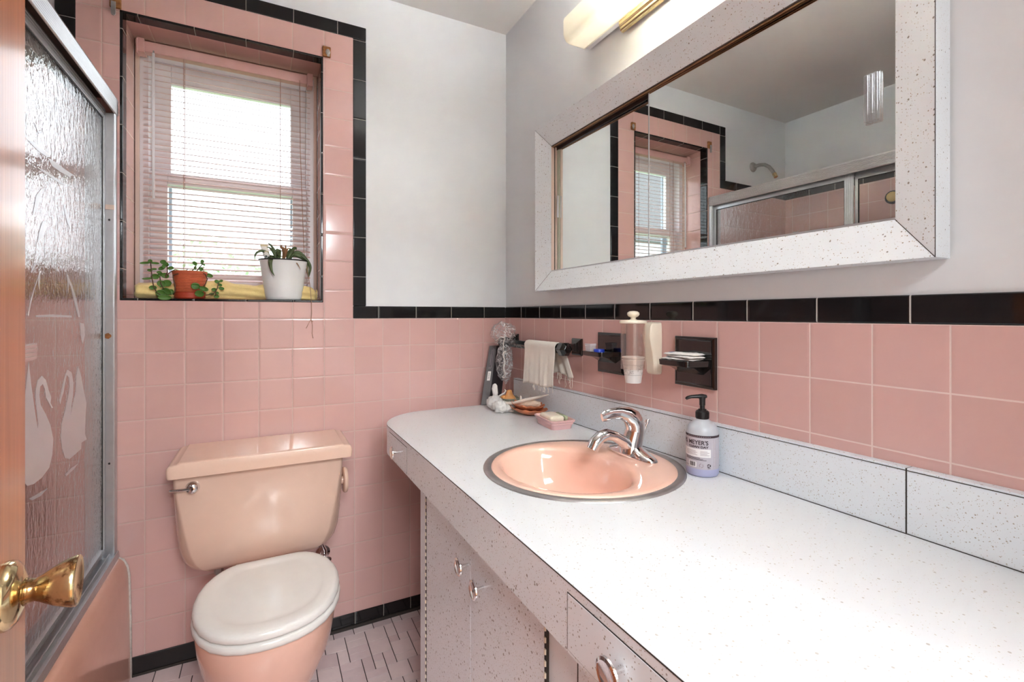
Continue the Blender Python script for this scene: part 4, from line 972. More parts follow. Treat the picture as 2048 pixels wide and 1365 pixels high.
# ------------------------------------------------------------------ shells and small things by the corner
def scallop(name, c, R, z, rot, depth, lab, mat, tiltv=(0, 0), grp=None):
    o = thing(name, (c[0], c[1], z), lab, 'shell', grp)
    n = 72; rings = []
    def pt(f, a, dz):
        rr2 = R*f*(1+.045*math.cos(13*a)*f)*(1.0 if math.sin(a) > -.6 else .92)
        x, y = rr2*math.cos(a)*1.25, rr2*math.sin(a)*.82
        x, y = x*math.cos(rot)-y*math.sin(rot), x*math.sin(rot)+y*math.cos(rot)
        h = depth*f**2.2*(1+.10*math.cos(13*a)*f)+dz+tiltv[0]*x+tiltv[1]*y
        return (c[0]+x, c[1]+y, z+h)
    mb = MB()
    fs_ = [.08,.25,.45,.62,.78,.9,1.]
    mb.loft([[pt(f, 2*PI*k/n, 0) for k in range(n)] for f in fs_]+[[pt(f, 2*PI*k/n, .0022) for k in range(n)] for f in fs_[::-1]])
    obj('shell', mb, mat, o, True, angle=70); return o
c1 = (-.082, -.362)
scallop('scallop_shell', c1, .064, ZC(-.357)+.001, 1.9, .024, 'orange scallop shell on the counter, lower of two stacked', M['shello'], (0, 0), 'stacked orange scallop shells')
scallop('scallop_shell', (c1[0]-.002, c1[1]+.003), .061, ZC(-.357)+.0145, 1.75, .026, 'orange scallop shell on top of its twin, cradling a cream shell', M['shello'], (.0, .0), 'stacked orange scallop shells')
def lump(c, r, sc, amp, fr_, seed, n=28, ax=None):
    q = Vector(ax).to_track_quat('X', 'Z') if ax else None
    def fn(d, p):
        k = 1+amp*noise.noise(d*fr_+Vector((seed, seed*.7, 0)))
        p = p*k
        return q @ p if q else p
    return MB().ball(c, r, n, sc, 0, fn)
ws = thing('seashell', (c1[0], c1[1], ZC(c1[1])+.028), 'elongated cream and brown seashell lying in the top orange shell', 'shell')
mb = lump((c1[0]-.001, c1[1]+.004, ZC(c1[1])+.040), .058, (1, .32, .27), .18, 2.5, 3., 30, (.42, -.9, .12)); obj('shell', mb, M['shellw'], ws, True)
hn = thing('curved_horn_shell', (-.105, -.30, ZC(-.3)+.03), 'long curved ivory horn-shaped shell resting across the orange shells', 'shell')
zt = ZC(-.3)
mb = MB(); mb.tube([(-.152,-.225,zt+.030),(-.138,-.270,zt+.034),(-.120,-.315,zt+.040),(-.100,-.350,zt+.052),(-.082,-.382,zt+.064),(-.062,-.410,zt+.074),(-.042,-.436,zt+.084)], [.005,.0095,.0105,.0115,.0105,.008,.0025], 14, flat=[.5,.55,.6,.7,.6,.55,.5])
mb.tube([(-.106,-.343,zt+.052),(-.107,-.345,zt+.066),(-.109,-.346,zt+.072)], [.006,.0035,.001], 8)
obj('shell', mb, M['horn'], hn, True, weld=False)
# knotted bag
bx, by = -.146, -.215; zb = ZC(by)
bag = thing('plastic_bag', (bx, by, zb), 'small knotted white plastic bag standing on the counter by the carton', 'bag')
mb = MB()
def crum(d, p):
    k = 1+.20*noise.noise(d*3.1+Vector((4, 1, 2)))+.09*noise.noise(d*8+Vector((1, 7, 2))); p = p*k; p.z = max(p.z, -.0265); return p
mb.ball((bx-.004, by+.01, zb+.027), .034, 36, (.85, 1.1, .85), 0, crum)
def crum2(d, p):
    k = 1+.28*noise.noise(d*2.7+Vector((9, 3, 5)))+.1*noise.noise(d*9); p = p*k; p.z = max(p.z, -.0225); return p
mb.ball((bx-.012, by-.055, zb+.023), .030, 32, (.9, 1.15, .85), 0, crum2)
def crum3(d, p):
    k = 1+.35*noise.noise(d*2.2+Vector((2, 8, 3)))+.15*noise.noise(d*7); p = p*k; p.z = max(p.z, -.0175); return p
mb.ball((bx+.022, by-.06, zb+.0185), .026, 30, (1.1, 1.2, .8), 0, crum3)
obj('body', mb, M['bag'], bag, True, weld=False)
mb = MB(); mb.tube([(bx+.004,by+.022,zb+.045),(bx+.006,by+.024,zb+.062),(bx+.004,by+.026,zb+.080),(bx+.005,by+.025,zb+.094),(bx+.006,by+.024,zb+.100)], [.008,.0115,.0125,.010,.003], 14, flat=.45)
mb.tube([(bx+.008,by+.012,zb+.046),(bx+.022,by,zb+.058),(bx+.032,by-.008,zb+.066),(bx+.036,by-.010,zb+.075),(bx+.033,by-.006,zb+.079)], [.007,.0075,.006,.0045,.003], 12, flat=.5)
obj('knot_ears', mb, M['bag'], bag, True, weld=False)
# shallow dish with a smooth orange shell
dx, dy = -.062, -.165; zd = ZC(dy)
gd = thing('shallow_dish', (dx, dy, zd), 'shallow grey-green dish in the corner behind the knotted bag', 'dish')
mb = MB(); mb.lathe([(.024,0),(.026,.002),(.040,.020),(.046,.034),(.047,.036),(.0455,.0365),(.038,.022),(.022,.006),(.0005,.005)], (dx,dy,zd), (0,0,1), 36, cap=False); obj('bowl', mb, M['dish'], gd, True)
os_ = thing('orange_shell', (dx, dy, zd+.006), 'smooth orange cone-shaped shell sitting in the grey-green dish', 'shell')
mb = MB(); mb.lathe([(.020,.006),(.026,.016),(.027,.028),(.022,.037),(.0145,.046),(.011,.055),(.0105,.061),(.008,.066),(.001,.068)], (dx-.004,dy-.004,zd), (0,0,1), 24, sx=1.15, sy=.85); mb.ball((dx-.026, dy+.004, zd+.036), .014, 16, (1, .8, .8)); obj('shell', mb, M['orange'], os_, True, weld=False)
# carton leaning into the corner
cart = thing('flat_carton', (-.12, -.055, ZC(-.055)), 'tall black flat carton leaning in the corner behind the shower cap', 'box')
a_ = Vector((-.160, -.092, ZC(-.092)+.001)); b_ = Vector((-.0885, -.022, 1.024)); up = (b_-a_)
e1 = Vector((.030, -.006, -.0085)); e2 = Vector((.062, .012, -.018))
L0 = [a_, a_+Vector((.031,-.012,0)), a_+Vector((.098,.012,0)), a_+Vector((.067,.024,0))]
off = [Vector(p) for p in (L0[0]-a_, L0[1]-a_, L0[2]-a_, L0[3]-a_)]
T0 = [b_+o*.95 for o in off]
mb = MB(); mb.add([tuple(p) for p in L0+T0], [(0,1,5,4),(1,2,6,5),(2,3,7,6),(3,0,4,7),(0,3,2,1),(4,5,6,7)], 0); mb.m[0] = 1
cb_ = obj('carton', mb, [M['card'], M['cardside']], cart, bevel=.0012)
def on_side(u0, u1, v0, v1, lift=.0006):
    nrm = (T0[0]-L0[0]).cross(L0[1]-L0[0]).normalized()
    if nrm.y > 0: nrm = -nrm
    def P(u, v):
        return (L0[0].lerp(L0[1], u)).lerp(T0[0].lerp(T0[1], u), v)
    q = [P(u0, v0), P(u1, v0), P(u1, v1), P(u0, v1)]
    return [tuple(p+nrm*.0002) for p in q], nrm*lift
mb = MB(); q, d = on_side(.32, .72, .40, .555); mb.prism(q, d); obj('white_sticker', mb, M['whitep'], cart)
mb = MB()
for k in range(6): q, d = on_side(.40, .62, .43+k*.018, .438+k*.018, .0009); mb.prism(q, d)
for (u0, u1, v0, v1) in ((.35,.42,.60,.63),(.55,.6,.6,.63),(.45,.5,.66,.93),(.66,.7,.62,.95),(.36,.39,.7,.85)): q, d = on_side(u0, u1, v0, v1); mb.prism(q, d)
obj('print', mb, M['inkl'], cart, weld=False)

# ================================================================== VANITY WALL FITTINGS
# towel bar
tb = thing('towel_bar', (0, -.33, 1.043), 'black ceramic towel bar on the tiled wall above the counter corner', 'towel bar')
TBX, TBZ = -.058, 1.043
mb = MB(); mb.tube([(TBX,-.115,TBZ),(TBX,-.555,TBZ)], .0170, 6); obj('bar', mb, M['blkceram'], tb, bevel=.001)
for y, s_ in ((-.561, 1), (-.103, -1)):
    mb = MB(); mb.loft([[(x, y+dy, 1.0495+dz) for dy, dz in ((-h,-h),(h,-h),(h,h),(-h,h))] for x, h in ((-.0005,.029),(-.006,.029),(-.0105,.024),(-.012,.021),(-.018,.013),(-.03,.0105),(-.04,.0125))])
    obj('wall_mount', mb, M['blkceram'], tb, bevel=.0012)
    mb = MB(); mb.lathe([(.013,-.024),(.0255,-.012),(.0255,.012),(.013,.024)], (TBX,y,TBZ), (0,1,0), 6); obj('hexagonal_end', mb, M['blkceram'], tb, bevel=.0015)

# cloth over the bar
cl = thing('hand_towel', (TBX, -.43, 1.06), 'thin white cotton cloth draped over the black towel bar', 'towel')
prof = [(-.0815,.902),(-.0812,.93),(-.0795,.965),(-.0775,1.0),(-.0752,1.03),(-.0768,1.050),(-.0695,1.0605),(-.058,1.0635),(-.0465,1.0605),(-.0395,1.050),(-.0385,1.036),(-.0365,1.015),(-.0345,.99),(-.0325,.968),(-.031,.95)]
def cloth(u, v):
    k = v*(len(prof)-1); i = min(int(k), len(prof)-2); f = k-i
    x = prof[i][0]*(1-f)+prof[i+1][0]*f; z = prof[i][1]*(1-f)+prof[i+1][1]*f
    y = -.318-.214*u
    dn = max(0, (1.05-z)/.15)
    if v > .5: y -= .034*min(1, dn*1.6)*(.3+u)
    else: y += .004*dn*math.sin(u*9)
    x += .0022*math.sin(u*17+z*20)*dn + .0015*math.sin(u*41)*dn
    if v > .5: x += .006*math.sin(u*30+2)*dn*u; z += .02*dn*math.sin(u*12)*.5
    else: z += dn*(.010*u+.004*math.sin(u*7)-.002)
    return (x, y, z)
mb = MB(); mb.grid(cloth, 48, 44); obj('cloth', mb, M['gauze'], cl, True, solid=.0022)
mb = MB(); rf = random.Random(2)
for k in range(26):
    u = rf.random(); back = k % 2
    if back: p = cloth(.6+.4*u, 1.0)
    else: p = cloth(.35+.65*u, 0.)
    q = [p]; L = rf.uniform(.012, .045 if back else .022)
    for j in range(1, 5): q.append((p[0]+rf.uniform(-.002,.002), p[1]+rf.uniform(-.003,.003), p[2]-L*j/4))
    mb.tube(q, .0008, 5)
o_ = obj('loose_threads', mb, M['gauze'], cl, weld=False); o_['kind'] = 'stuff'

# shower cap slung over the end of the bar
sc_ = thing('bathing_cap', (TBX, -.14, 1.0), 'crinkled clear plastic shower cap slung over end of the towel bar', 'shower cap')
def film(seed, a1, a2):
    def fn(d, p):
        k = 1+a1*noise.noise(d*2.2+Vector((seed, 2, 1)))+a2*noise.noise(d*6+Vector((seed, 0, 5)))+a2*.6*noise.noise(d*13+Vector((2, seed, 5)))
        return p*k
    return fn
mb = MB(); mb.ball((TBX-.006,-.108,1.082), .058, 44, (.78,1.05,.80), 0, film(3, .25, .14)); mb.ball((TBX-.014,-.140,.962), .058, 48, (.55,.80,1.40), 0, film(8, .25, .14))
obj('cap_film', mb, M['capfilm'], sc_, True, weld=False)
def loop(c, a, b, ph, tw, n=40, wob=.004):
    r = []
    for k in range(n+1):
        t_ = 2*PI*k/n; r.append((c[0]+a*.35*math.cos(t_)+wob*math.sin(5*t_), c[1]+a*math.cos(t_)+wob*math.sin(3*t_+ph), c[2]+b*math.sin(t_)+wob*math.sin(4*t_)))
    return r
mb = MB(); mb.tube(loop((TBX-.03,-.165,.955), .012, .052, 0, 0), .0026, 8); mb.tube([(TBX-.03,-.155,1.01),(TBX-.026,-.152,1.04),(TBX-.02,-.15,1.07)], .002, 8)
mb.tube([(TBX-.03,-.085,1.052),(TBX-.036,-.10,1.050),(TBX-.038,-.125,1.058),(TBX-.036,-.145,1.068),(TBX-.03,-.165,1.067)], .0028, 8)
obj('elastic_band', mb, M['elastic'], sc_, True, weld=False)

# ceramic holders
def holder(y, z, lab, yt):
    o = thing('ceramic_holder', (0, y, z), lab, 'soap holder', 'black ceramic wall holders')
    h = .0625
    mb = MB(); mb.loft([[(x, y+dy, z+dz) for dy, dz in ((-k,-k),(k,-k),(k,k),(-k,k))] for x, k in ((-.0003,h),(-.008,h),(-.0125,h-.006),(-.0128,h-.0085),(-.0118,h-.0095),(-.0115,0.001))])
    obj('wall_plate', mb, M['blkceram'], o, bevel=.0015)
    # tray: D plan with a raised lip, on a sloping bracket
    def plan(x_in, hy, zz, xo, r=.012):
        p = [(x_in, yt+hy+.004)]
        for k in range(7): a = PI/2*k/6; p.append((xo+r-r*math.sin(a), yt+hy-r+r*math.cos(a)))
        for k in range(7): a = PI/2*k/6; p.append((xo+r-r*math.cos(a), yt-hy+r-r*math.sin(a)))
        p.append((x_in, yt-hy-.012))
        return [(x, yy, zz) for x, yy in p]
    zt_ = z+.006
    mb = MB(); mb.loft([plan(-.011,.044,zt_-.0160,-.067), plan(-.011,.048,zt_-.0135,-.073), plan(-.011,.049,zt_-.002,-.074), plan(-.011,.0485,zt_,-.0735), plan(-.011,.045,zt_+.0002,-.070), plan(-.012,.042,zt_-.004,-.066), plan(-.014,.03,zt_-.0045,-.05)])
    obj('tray', mb, M['blkceram'], o, True, angle=40)
    mb = MB(); mb.prism([(-.012, yt+.036, zt_-.015), (-.058, yt+.036, zt_-.0155), (-.040, yt+.036, zt_-.021), (-.012, yt+.036, zt_-.036)], (0, -.078, 0)); obj('bracket', mb, M['blkceram'], o, bevel=.002)
    return zt_
zA = holder(-.744, 1.0415, 'black ceramic soap holder on the tiles behind the cup dispenser', -.732)
zB = holder(-1.068, 1.043, 'black ceramic holder with flat white packets above the pump bottle', -1.058)
o = tag(obj('blue_cap', MB().lathe([(.0155,0),(.0165,.001),(.0165,.0105),(.0155,.012),(.004,.0123)], (-.05,-.742,zA-.0042), (0,0,1), 32), M['blue'], None, True, angle=40), 'small round blue plastic cap on the left black holder', 'cap')
o = tag(obj('clear_box', (lambda m: (m.loft([rrect(.010,.014,0,.003,3,(-.052,-.702),0,zA-.0042), rrect(.011,.015,.020,.003,3,(-.052,-.702),0,zA-.0042), rrect(.0118,.0158,.0205,.003,3,(-.052,-.702),0,zA-.0042), rrect(.0118,.0158,.027,.003,3,(-.052,-.702),0,zA-.0042)]), m)[1])(MB()), M['frostbox'], None, bevel=.0006), 'small clear plastic box beside the blue cap', 'box')
rp = random.Random(4)
for k, (dx_, dy_, rot, dz, lab) in enumerate(((-.040,-1.058,.10,.0,'flat white packet lying lowest on the right black holder'),(-.037,-1.066,-.16,.0062,'flat white packet in the middle of three on the right black holder'),(-.034,-1.063,.30,.0124,'flat white packet topmost of three on the right black holder'))):
    def pk(u, v, s):
        x = (u-.5)*.050; y = (v-.5)*.094; e = min(u, 1-u, v, 1-v)
        th = .0026*min(1, e*8)**.5
        z_ = s*th+.0006*noise.noise(Vector((u*6+k*3, v*9, 0)))*2
        X_ = x*math.cos(rot)-y*math.sin(rot)+dx_; Y_ = x*math.sin(rot)+y*math.cos(rot)+dy_
        return (X_, Y_, zB-.0012+.0035+dz+z_)
    mb = MB(); mb.grid(lambda u, v: pk(u, v, 1), 14, 22); mb.grid(lambda u, v: pk(u, v, -1), 14, 22)
    p_ = tag(obj('tissue_packet', mb, M['whitep'], None, True), lab, 'packet', 'white packets on the holder')
    mb = MB(); mb.prism([(dx_-.014*math.cos(rot)-yy*math.sin(rot), dx_*0+dy_-.014*math.sin(rot)+yy*math.cos(rot), zB-.0012+.0035+dz+.0031) for yy in (.036,.028)]+[(dx_+.004*math.cos(rot)-yy*math.sin(rot), dy_+.004*math.sin(rot)+yy*math.cos(rot), zB-.0012+.0035+dz+.0031) for yy in (.028,.036)], (0,0,.0004))
    obj('blue_print', mb, M['inkb'], p_)

# cup dispenser with cups
cdx, cdy = -.0725, -.92
cd = thing('cup_dispenser', (cdx, cdy, 1.0), 'cream and smoky clear paper cup dispenser on the wall between black holders', 'cup dispenser')
mb = MB(); mb.loft([[(-.0006-xx, -.934+yy*w, z_) for xx, yy in ((0,-1),(0,1),(d_*.7,1),(d_,.72),(d_,-.72),(d_*.7,-1))] for z_, w, d_ in ((.998,.012,.016),(1.0,.017,.022),(1.006,.019,.025),(1.03,.0195,.026),(1.06,.0195,.030),(1.09,.0200,.038),(1.105,.0200,.039),(1.128,.0195,.036),(1.137,.018,.030),(1.140,.013,.022))])
obj('wall_holder', mb, M['cream'], cd, bevel=.003, bseg=3)
mb = MB(); mb.lathe([(.0335,1.0145),(.0335,1.138)], (cdx,cdy,0), (0,0,1), 40, cap=False); mb.lathe([(.0318,1.138),(.0318,1.0145)], (cdx,cdy,0), (0,0,1), 40, cap=False)
obj('clear_tube', mb, M['smoke'], cd, True, weld=False)
mb = MB(); mb.lathe([(.0335,1.1365),(.0365,1.1375),(.0368,1.1415),(.034,1.1445),(.010,1.1465),(.006,1.150),(.0075,1.153),(.0135,1.156),(.0165,1.161),(.0155,1.166),(.010,1.1695),(.001,1.1705)], (cdx,cdy,0), (0,0,1), 36); obj('lid', mb, M['cream'], cd, True, angle=60)
cup = thing('paper_cup', (cdx, cdy, .977), 'white printed paper cup hanging from bottom of the clear dispenser', 'cup', 'paper cups in the dispenser')
mb = MB(); mb.lathe([(.0195,.9775),(.0205,.977),(.0288,1.036),(.0302,1.0375),(.0305,1.0395),(.0290,1.040),(.0282,1.036),(.0198,.981),(.0005,.981)], (cdx,cdy,0), (0,0,1), 40); obj('cup_body', mb, M['whitep'], cup, True, angle=50)
mb = MB(); rp = random.Random(9)
for k in range(26):
    a = rp.uniform(0, 2*PI); z_ = rp.uniform(1.002, 1.024); q = []
    for j in range(5):
        aa = a+.09*j+rp.uniform(-.04,.04); zz = z_+rp.uniform(-.004,.004); r_c = .0205+(zz-.977)*.0083/.059+.0002
        q.append((cdx+r_c*math.cos(aa), cdy+r_c*math.sin(aa), zz))
    mb.tube(q, .00055, 5)
for zz in (.999, 1.026):
    r_c = .0205+(zz-.977)*.0083/.059+.0001; mb.tube([(cdx+r_c*math.cos(2*PI*k/32), cdy+r_c*math.sin(2*PI*k/32), zz) for k in range(33)], .0005, 5, cap=False)
obj('floral_print', mb, M['cupprint'], cup, weld=False)
c2 = thing('paper_cup', (cdx, cdy, .984), 'white paper cup nested inside the lower cup, rim in the clear tube', 'cup', 'paper cups in the dispenser')
mb = MB(); mb.lathe([(.0255,1.0405),(.0282,1.0425),(.0302,1.0445),(.0305,1.0465),(.0292,1.047),(.0272,1.043),(.0190,.9845),(.0005,.9845),(.0005,.983),(.0192,.983)], (cdx,cdy,0), (0,0,1), 40, cap=False); obj('cup_body', mb, M['whitep'], c2, True, angle=50)

# ------------------------------------------------------------------ medicine cabinet
IY0, IY1, IZ0, IZ1 = -1.499, -.418, 1.3195, 1.783
OY0, OY1, OZ0, OZ1 = -1.564, -.350, 1.2485, 1.858
med = thing('medicine_cabinet', (0, -.957, 1.2485), 'wide mirrored medicine cabinet with speckled white mitred frame', 'medicine cabinet')
def fpiece(a, b, name='frame_rail', mat=None, fx=-.049, ix=-.0195, sh=.0):
    """a,b = ((outer y,z),(inner y,z)) at both mitres"""
    (o1, i1), (o2, i2) = a, b
    v = [(fx, *o1), (fx, *o2), (ix, *i2), (ix, *i1), (-.0003, *o1), (-.0003, *o2), (-.0003, *i2), (-.0003, *i1)]
    mb = MB(); mb.add(v, [(0,1,2,3),(4,7,6,5),(0,4,5,1),(3,2,6,7),(0,3,7,4),(1,5,6,2)])
    return obj(name, mb, mat or M['lam_frame'], med, bevel=.0007)
TL = ((OY1, OZ1), (IY1, IZ1)); TR = ((OY0, OZ1), (IY0, IZ1)); BL = ((OY1, OZ0), (IY1, IZ0)); BRr = ((OY0, OZ0), (IY0, IZ0))
fpiece(TL, TR); fpiece(BRr, BL); fpiece(BL, TL); fpiece(TR, BRr)
for (o_, i_) in (TL, TR, BL, BRr):   # dark mitre lines
    mb = MB(); mb.tube([Vector((-.0492, *o_)), Vector((-.0197, *i_))], .0005, 5); obj('mitre_line', mb, M['seam'], med)
mb = MB(); mb.tube([(-.0490, OY0, OZ0), (-.0490, OY0, OZ1)], .0006, 5); obj('edge_line', mb, M['seam'], med)
mb = MB(); mb.box(.006, .1, IY0-.004, IY0-.001, IZ0, IZ1); mb.box(.006, .1, IY1+.001, IY1+.004, IZ0, IZ1); mb.box(.006, .1, IY0, IY1, IZ0-.004, IZ0-.001); mb.box(.006, .1, IY0, IY1, IZ1+.001, IZ1+.004); mb.box(.1, .104, IY0-.004, IY1+.004, IZ0-.004, IZ1+.004)
obj('inner_box', mb, M['vinyl'], med, weld=False)
# sliding tracks at the top, guide at the bottom, jamb channels
mb = MB(); mb.box(-.0190, .0060, IY0, IY1, IZ1-.0035, IZ1-.0005); mb.box(.002, .0055, IY0, IY1, IZ1-.014, IZ1-.0035)
tk = obj('top_track', mb, M['darkwood'], med, weld=False)
mb = MB()
for x in (-.0175, -.0115): mb.box(x, x+.0016, IY0, IY1, IZ1-.0075, IZ1-.003)
obj('track_lip', mb, M['bronze'], tk, weld=False)
mb = MB(); mb.box(-.0185, .018, IY0, IY1, IZ0+.0005, IZ0+.004); obj('bottom_track', mb, M['alum'], med)
mb = MB(); mb.box(-.0192, -.0085, IY1-.004, IY1-.0005, IZ0+.004, IZ1-.004); mb.box(-.0035, .004, IY1-.004, IY1-.0005, IZ0+.004, IZ1-.004); ch = obj('jamb_channel', mb, M['trimwood'], med, weld=False)
mb = MB(); mb.box(-.0088, -.0033, IY1-.0016, IY1-.0004, IZ0+.004, IZ1-.004); obj('channel_groove', mb, M['seam'], ch)
def mirror_door(y0, y1, Xm, Yc, dl, z1):
    X = lambda y: Xm-(y-Yc)*math.tan(dl)
    v = []
    for y in (y0, y1):
        for z in (IZ0+.0045, z1):
            for d_ in (0, .004): v.append((X(y)+d_, y, z))
    mb = MB(); mb.add(v, [(0,4,6,2),(1,3,7,5),(0,1,5,4),(2,6,7,3),(0,2,3,1),(4,5,7,6)])
    return obj('mirror_door', mb, M['mirror'], med), X
mdl, XL = mirror_door(-.95, IY1-.0052, .0075, -.65, .011, IZ1-.0145)
mdr, XR = mirror_door(IY0+.001, -.9145, -.008, -1.15, .010, IZ1-.0075)
def vstrip(par, X, y0, y1, d0, d1, z1, mat, name):
    mb = MB(); mb.box(X-d1, X-d0, y0, y1, IZ0+.0048, z1); return obj(name, mb, mat, par)
vstrip(mdl, XL(-.43), -.4365, -.4245, .0002, .0022, IZ1-.015, M['stile'], 'edge_stile')
vstrip(mdr, XR(-.9145), -.9145, -.9120, -.004, .0012, IZ1-.008, M['alum'], 'edge_trim')
mb = MB(); mb.box(XL(-.43)-.010, XL(-.43)-.0024, -.4365, -.432, 1.517, 1.598); obj('pull', mb, M['alum'], mdl, bevel=.001)
mb = MB(); py0 = -1.4725
xs = XR(-1.46)
for k in range(3): mb.tube([(xs-.0058, py0+.005+k*.0075, 1.5), (xs-.0058, py0+.005+k*.0075, 1.582)], .0046, 12)
mb.box(xs-.005, xs-.0003, py0, py0+.025, 1.497, 1.585)
obj('fluted_pull', mb, M['clear'], mdr, weld=False, bevel=.0008)

# ------------------------------------------------------------------ vanity light
LY0, LY1 = -1.40, -.625
lt = thing('vanity_light', (0, -.96, 2.03), 'frosted glass wall light with brass backplate above the mirror', 'wall light')
sp = [(-.0205,2.034),(-.0225,2.0365),(-.080,2.0375),(-.092,2.0415),(-.0995,2.0515),(-.1025,2.064),(-.1025,2.105),(-.0995,2.1165)]
inn = [(x*.965-.0001 if x < -.05 else x, z+.004 if z < 2.05 else z) for x, z in sp][::-1]
inn = [(-.0945,2.1165),(-.0975,2.105),(-.0975,2.066),(-.095,2.0545),(-.089,2.0465),(-.079,2.0425),(-.0245,2.0415),(-.0222,2.0395)]
mb = MB(); mb.prism([(x, LY0, z) for x, z in sp+inn], (0, LY1-LY0, 0))
endp = [(-.034,2.0385),(-.080,2.0395),(-.0905,2.0435),(-.0975,2.053),(-.1,2.065),(-.1,2.105),(-.097,2.1165),(-.03,2.1165)]
mb.prism([(x, LY1-.005, z) for x, z in endp], (0, .0045, 0)); mb.prism([(x, LY0+.0005, z) for x, z in endp], (0, .0045, 0))
obj('glass_shade', mb, M['shade'], lt, weld=False, bevel=.0012)
bp = [(-.0005,2.006),(-.007,2.006),(-.0115,2.0085),(-.013,2.013),(-.0135,2.019),(-.0155,2.0205),(-.0175,2.025),(-.0180,2.032),(-.0180,2.056),(-.014,2.060),(-.0005,2.060)]
mb = MB(); mb.prism([(x, -1.205, z) for x, z in bp], (0, .41, 0)); obj('backplate', mb, M['brass'], lt, bevel=.0006)
mb = MB()
mb = MB(); mb.box(-.0195, -.0005, LY0+.004, LY1-.006, 2.0602, 2.112); mb.box(-.0195, -.0005, LY0+.004, -1.2055, 2.038, 2.0602); mb.box(-.0195, -.0005, -.7945, LY1-.006, 2.038, 2.0602); obj('spill_blocker', mb, M['vinyl'], lt, weld=False)  # added boxes that block lamp light from spilling down the wall
for y in (-.941, -1.199):
    mb = MB(); mb.box(-.07, -.0005, y-.008, y+.008, 2.088, 2.116); obj('socket', mb, M['vinyl'], lt, bevel=.002)
mb = MB(); mb.tube([(-.055,-.95,2.1035),(-.055,-1.19,2.1035)], .0115, 16); obj('lamp_tube', mb, M['tube'], lt, True, angle=50)
for y in (-.767, -1.253):
    mb = MB(); mb.lathe([(.004,0),(.006,.002),(.0065,.006),(.004,.0095),(.001,.010)], (-.1025,y,2.102), (-1,0,0), 16); obj('finial', mb, M['steel'], lt, True)

# ================================================================== WINDOW SILL
WZ = WZ0+.0026
tw = thing('yellow_towel', (-1.06, .07, WZ), 'rolled yellow terry towel lying along the window sill behind the pots', 'towel')
def hgt(x):
    P = [(-1.336,.047),(-1.30,.052),(-1.25,.050),(-1.2,.052),(-1.13,.066),(-1.10,.072),(-1.06,.062),(-1.03,.055),(-.99,.053),(-.96,.058),(-.92,.052),(-.86,.045),(-.82,.052),(-.80,.050),(-.784,.040)]
    for (a, b), (c, d) in zip(P, P[1:]):
        if a <= x <= c: return b+(d-b)*(x-a)/(c-a)
    return P[-1][1]
rings = []; NX = 90; nr = 28
for i in range(NX+1):
    x = -1.336+(.552)*i/NX; h = hgt(x); r = []
    sq = 1. if 0 < i < NX else .82
    cy = .070+.006*math.sin(x*11)
    for k in range(nr):
        a = 2*PI*k/nr; c, s_ = math.cos(a), math.sin(a)
        y = cy+.031*sq*math.copysign(abs(c)**.75, c); z = h*.5*(1+sq*math.copysign(abs(s_)**.8, s_))
        n_ = noise.noise(Vector((x*14, y*40, z*45)))*.007+noise.noise(Vector((x*40, y*70, z*70)))*.0025
        fold = .0035*math.sin(z*260+x*22+2*noise.noise(Vector((x*9, 0, 0))))
        r.append((x+(.006*noise.noise(Vector((y*60, z*60, 1))) if i in (0, NX) else 0), y-(n_+fold)*(1 if c < 0 else -1)*abs(c), WZ+max(.0004, z+n_*max(0, s_))))
    rings.append(r)
mb = MB(); mb.loft(rings); obj('towel_roll', mb, M['yellow'], tw, True, solid=0)
mb = MB(); q = []
for k in range(40):
    a = k*.45; r = .004+.00085*k*.5; q.append((-.7815, .064+r*math.cos(a)*.9, WZ+.024+r*math.sin(a)))
mb.tube(q, .0022, 6); obj('rolled_end', mb, M['yellow'], tw, True)

# white planter with strap leaves
px_, py_ = -.8955, .049
wp = thing('white_planter', (px_, py_, WZ), 'white oval plastic planter with drooping strap leaves on the sill', 'potted plant')
def pot(mb, prof, c, sy): return mb.lathe(prof, c, (0,0,1), 56, sy=sy, cap=False)
mb = MB(); pot(mb, [(.0005,.0),(.055,.0),(.0595,.003),(.0615,.012),(.0790,.134),(.0805,.1425),(.0812,.1455),(.0795,.146),(.0775,.142),(.077,.13),(.0005,.128)], (px_,py_,WZ), .70); obj('pot', mb, M['whitepot'], wp, True, angle=60)
mb = MB(); pot(mb, [(.0825,.1452),(.084,.1462),(.084,.1492),(.082,.1497),(.0765,.1465),(.0760,.14)], (px_,py_,WZ), .70); obj('dark_rim', mb, M['blkplastic'], wp, True, angle=60)
mb = MB(); pot(mb, [(.0765,.1385),(.06,.141),(.03,.143),(.0005,.144)], (px_,py_,WZ), .70); obj('soil', mb, M['soil'], wp, True)
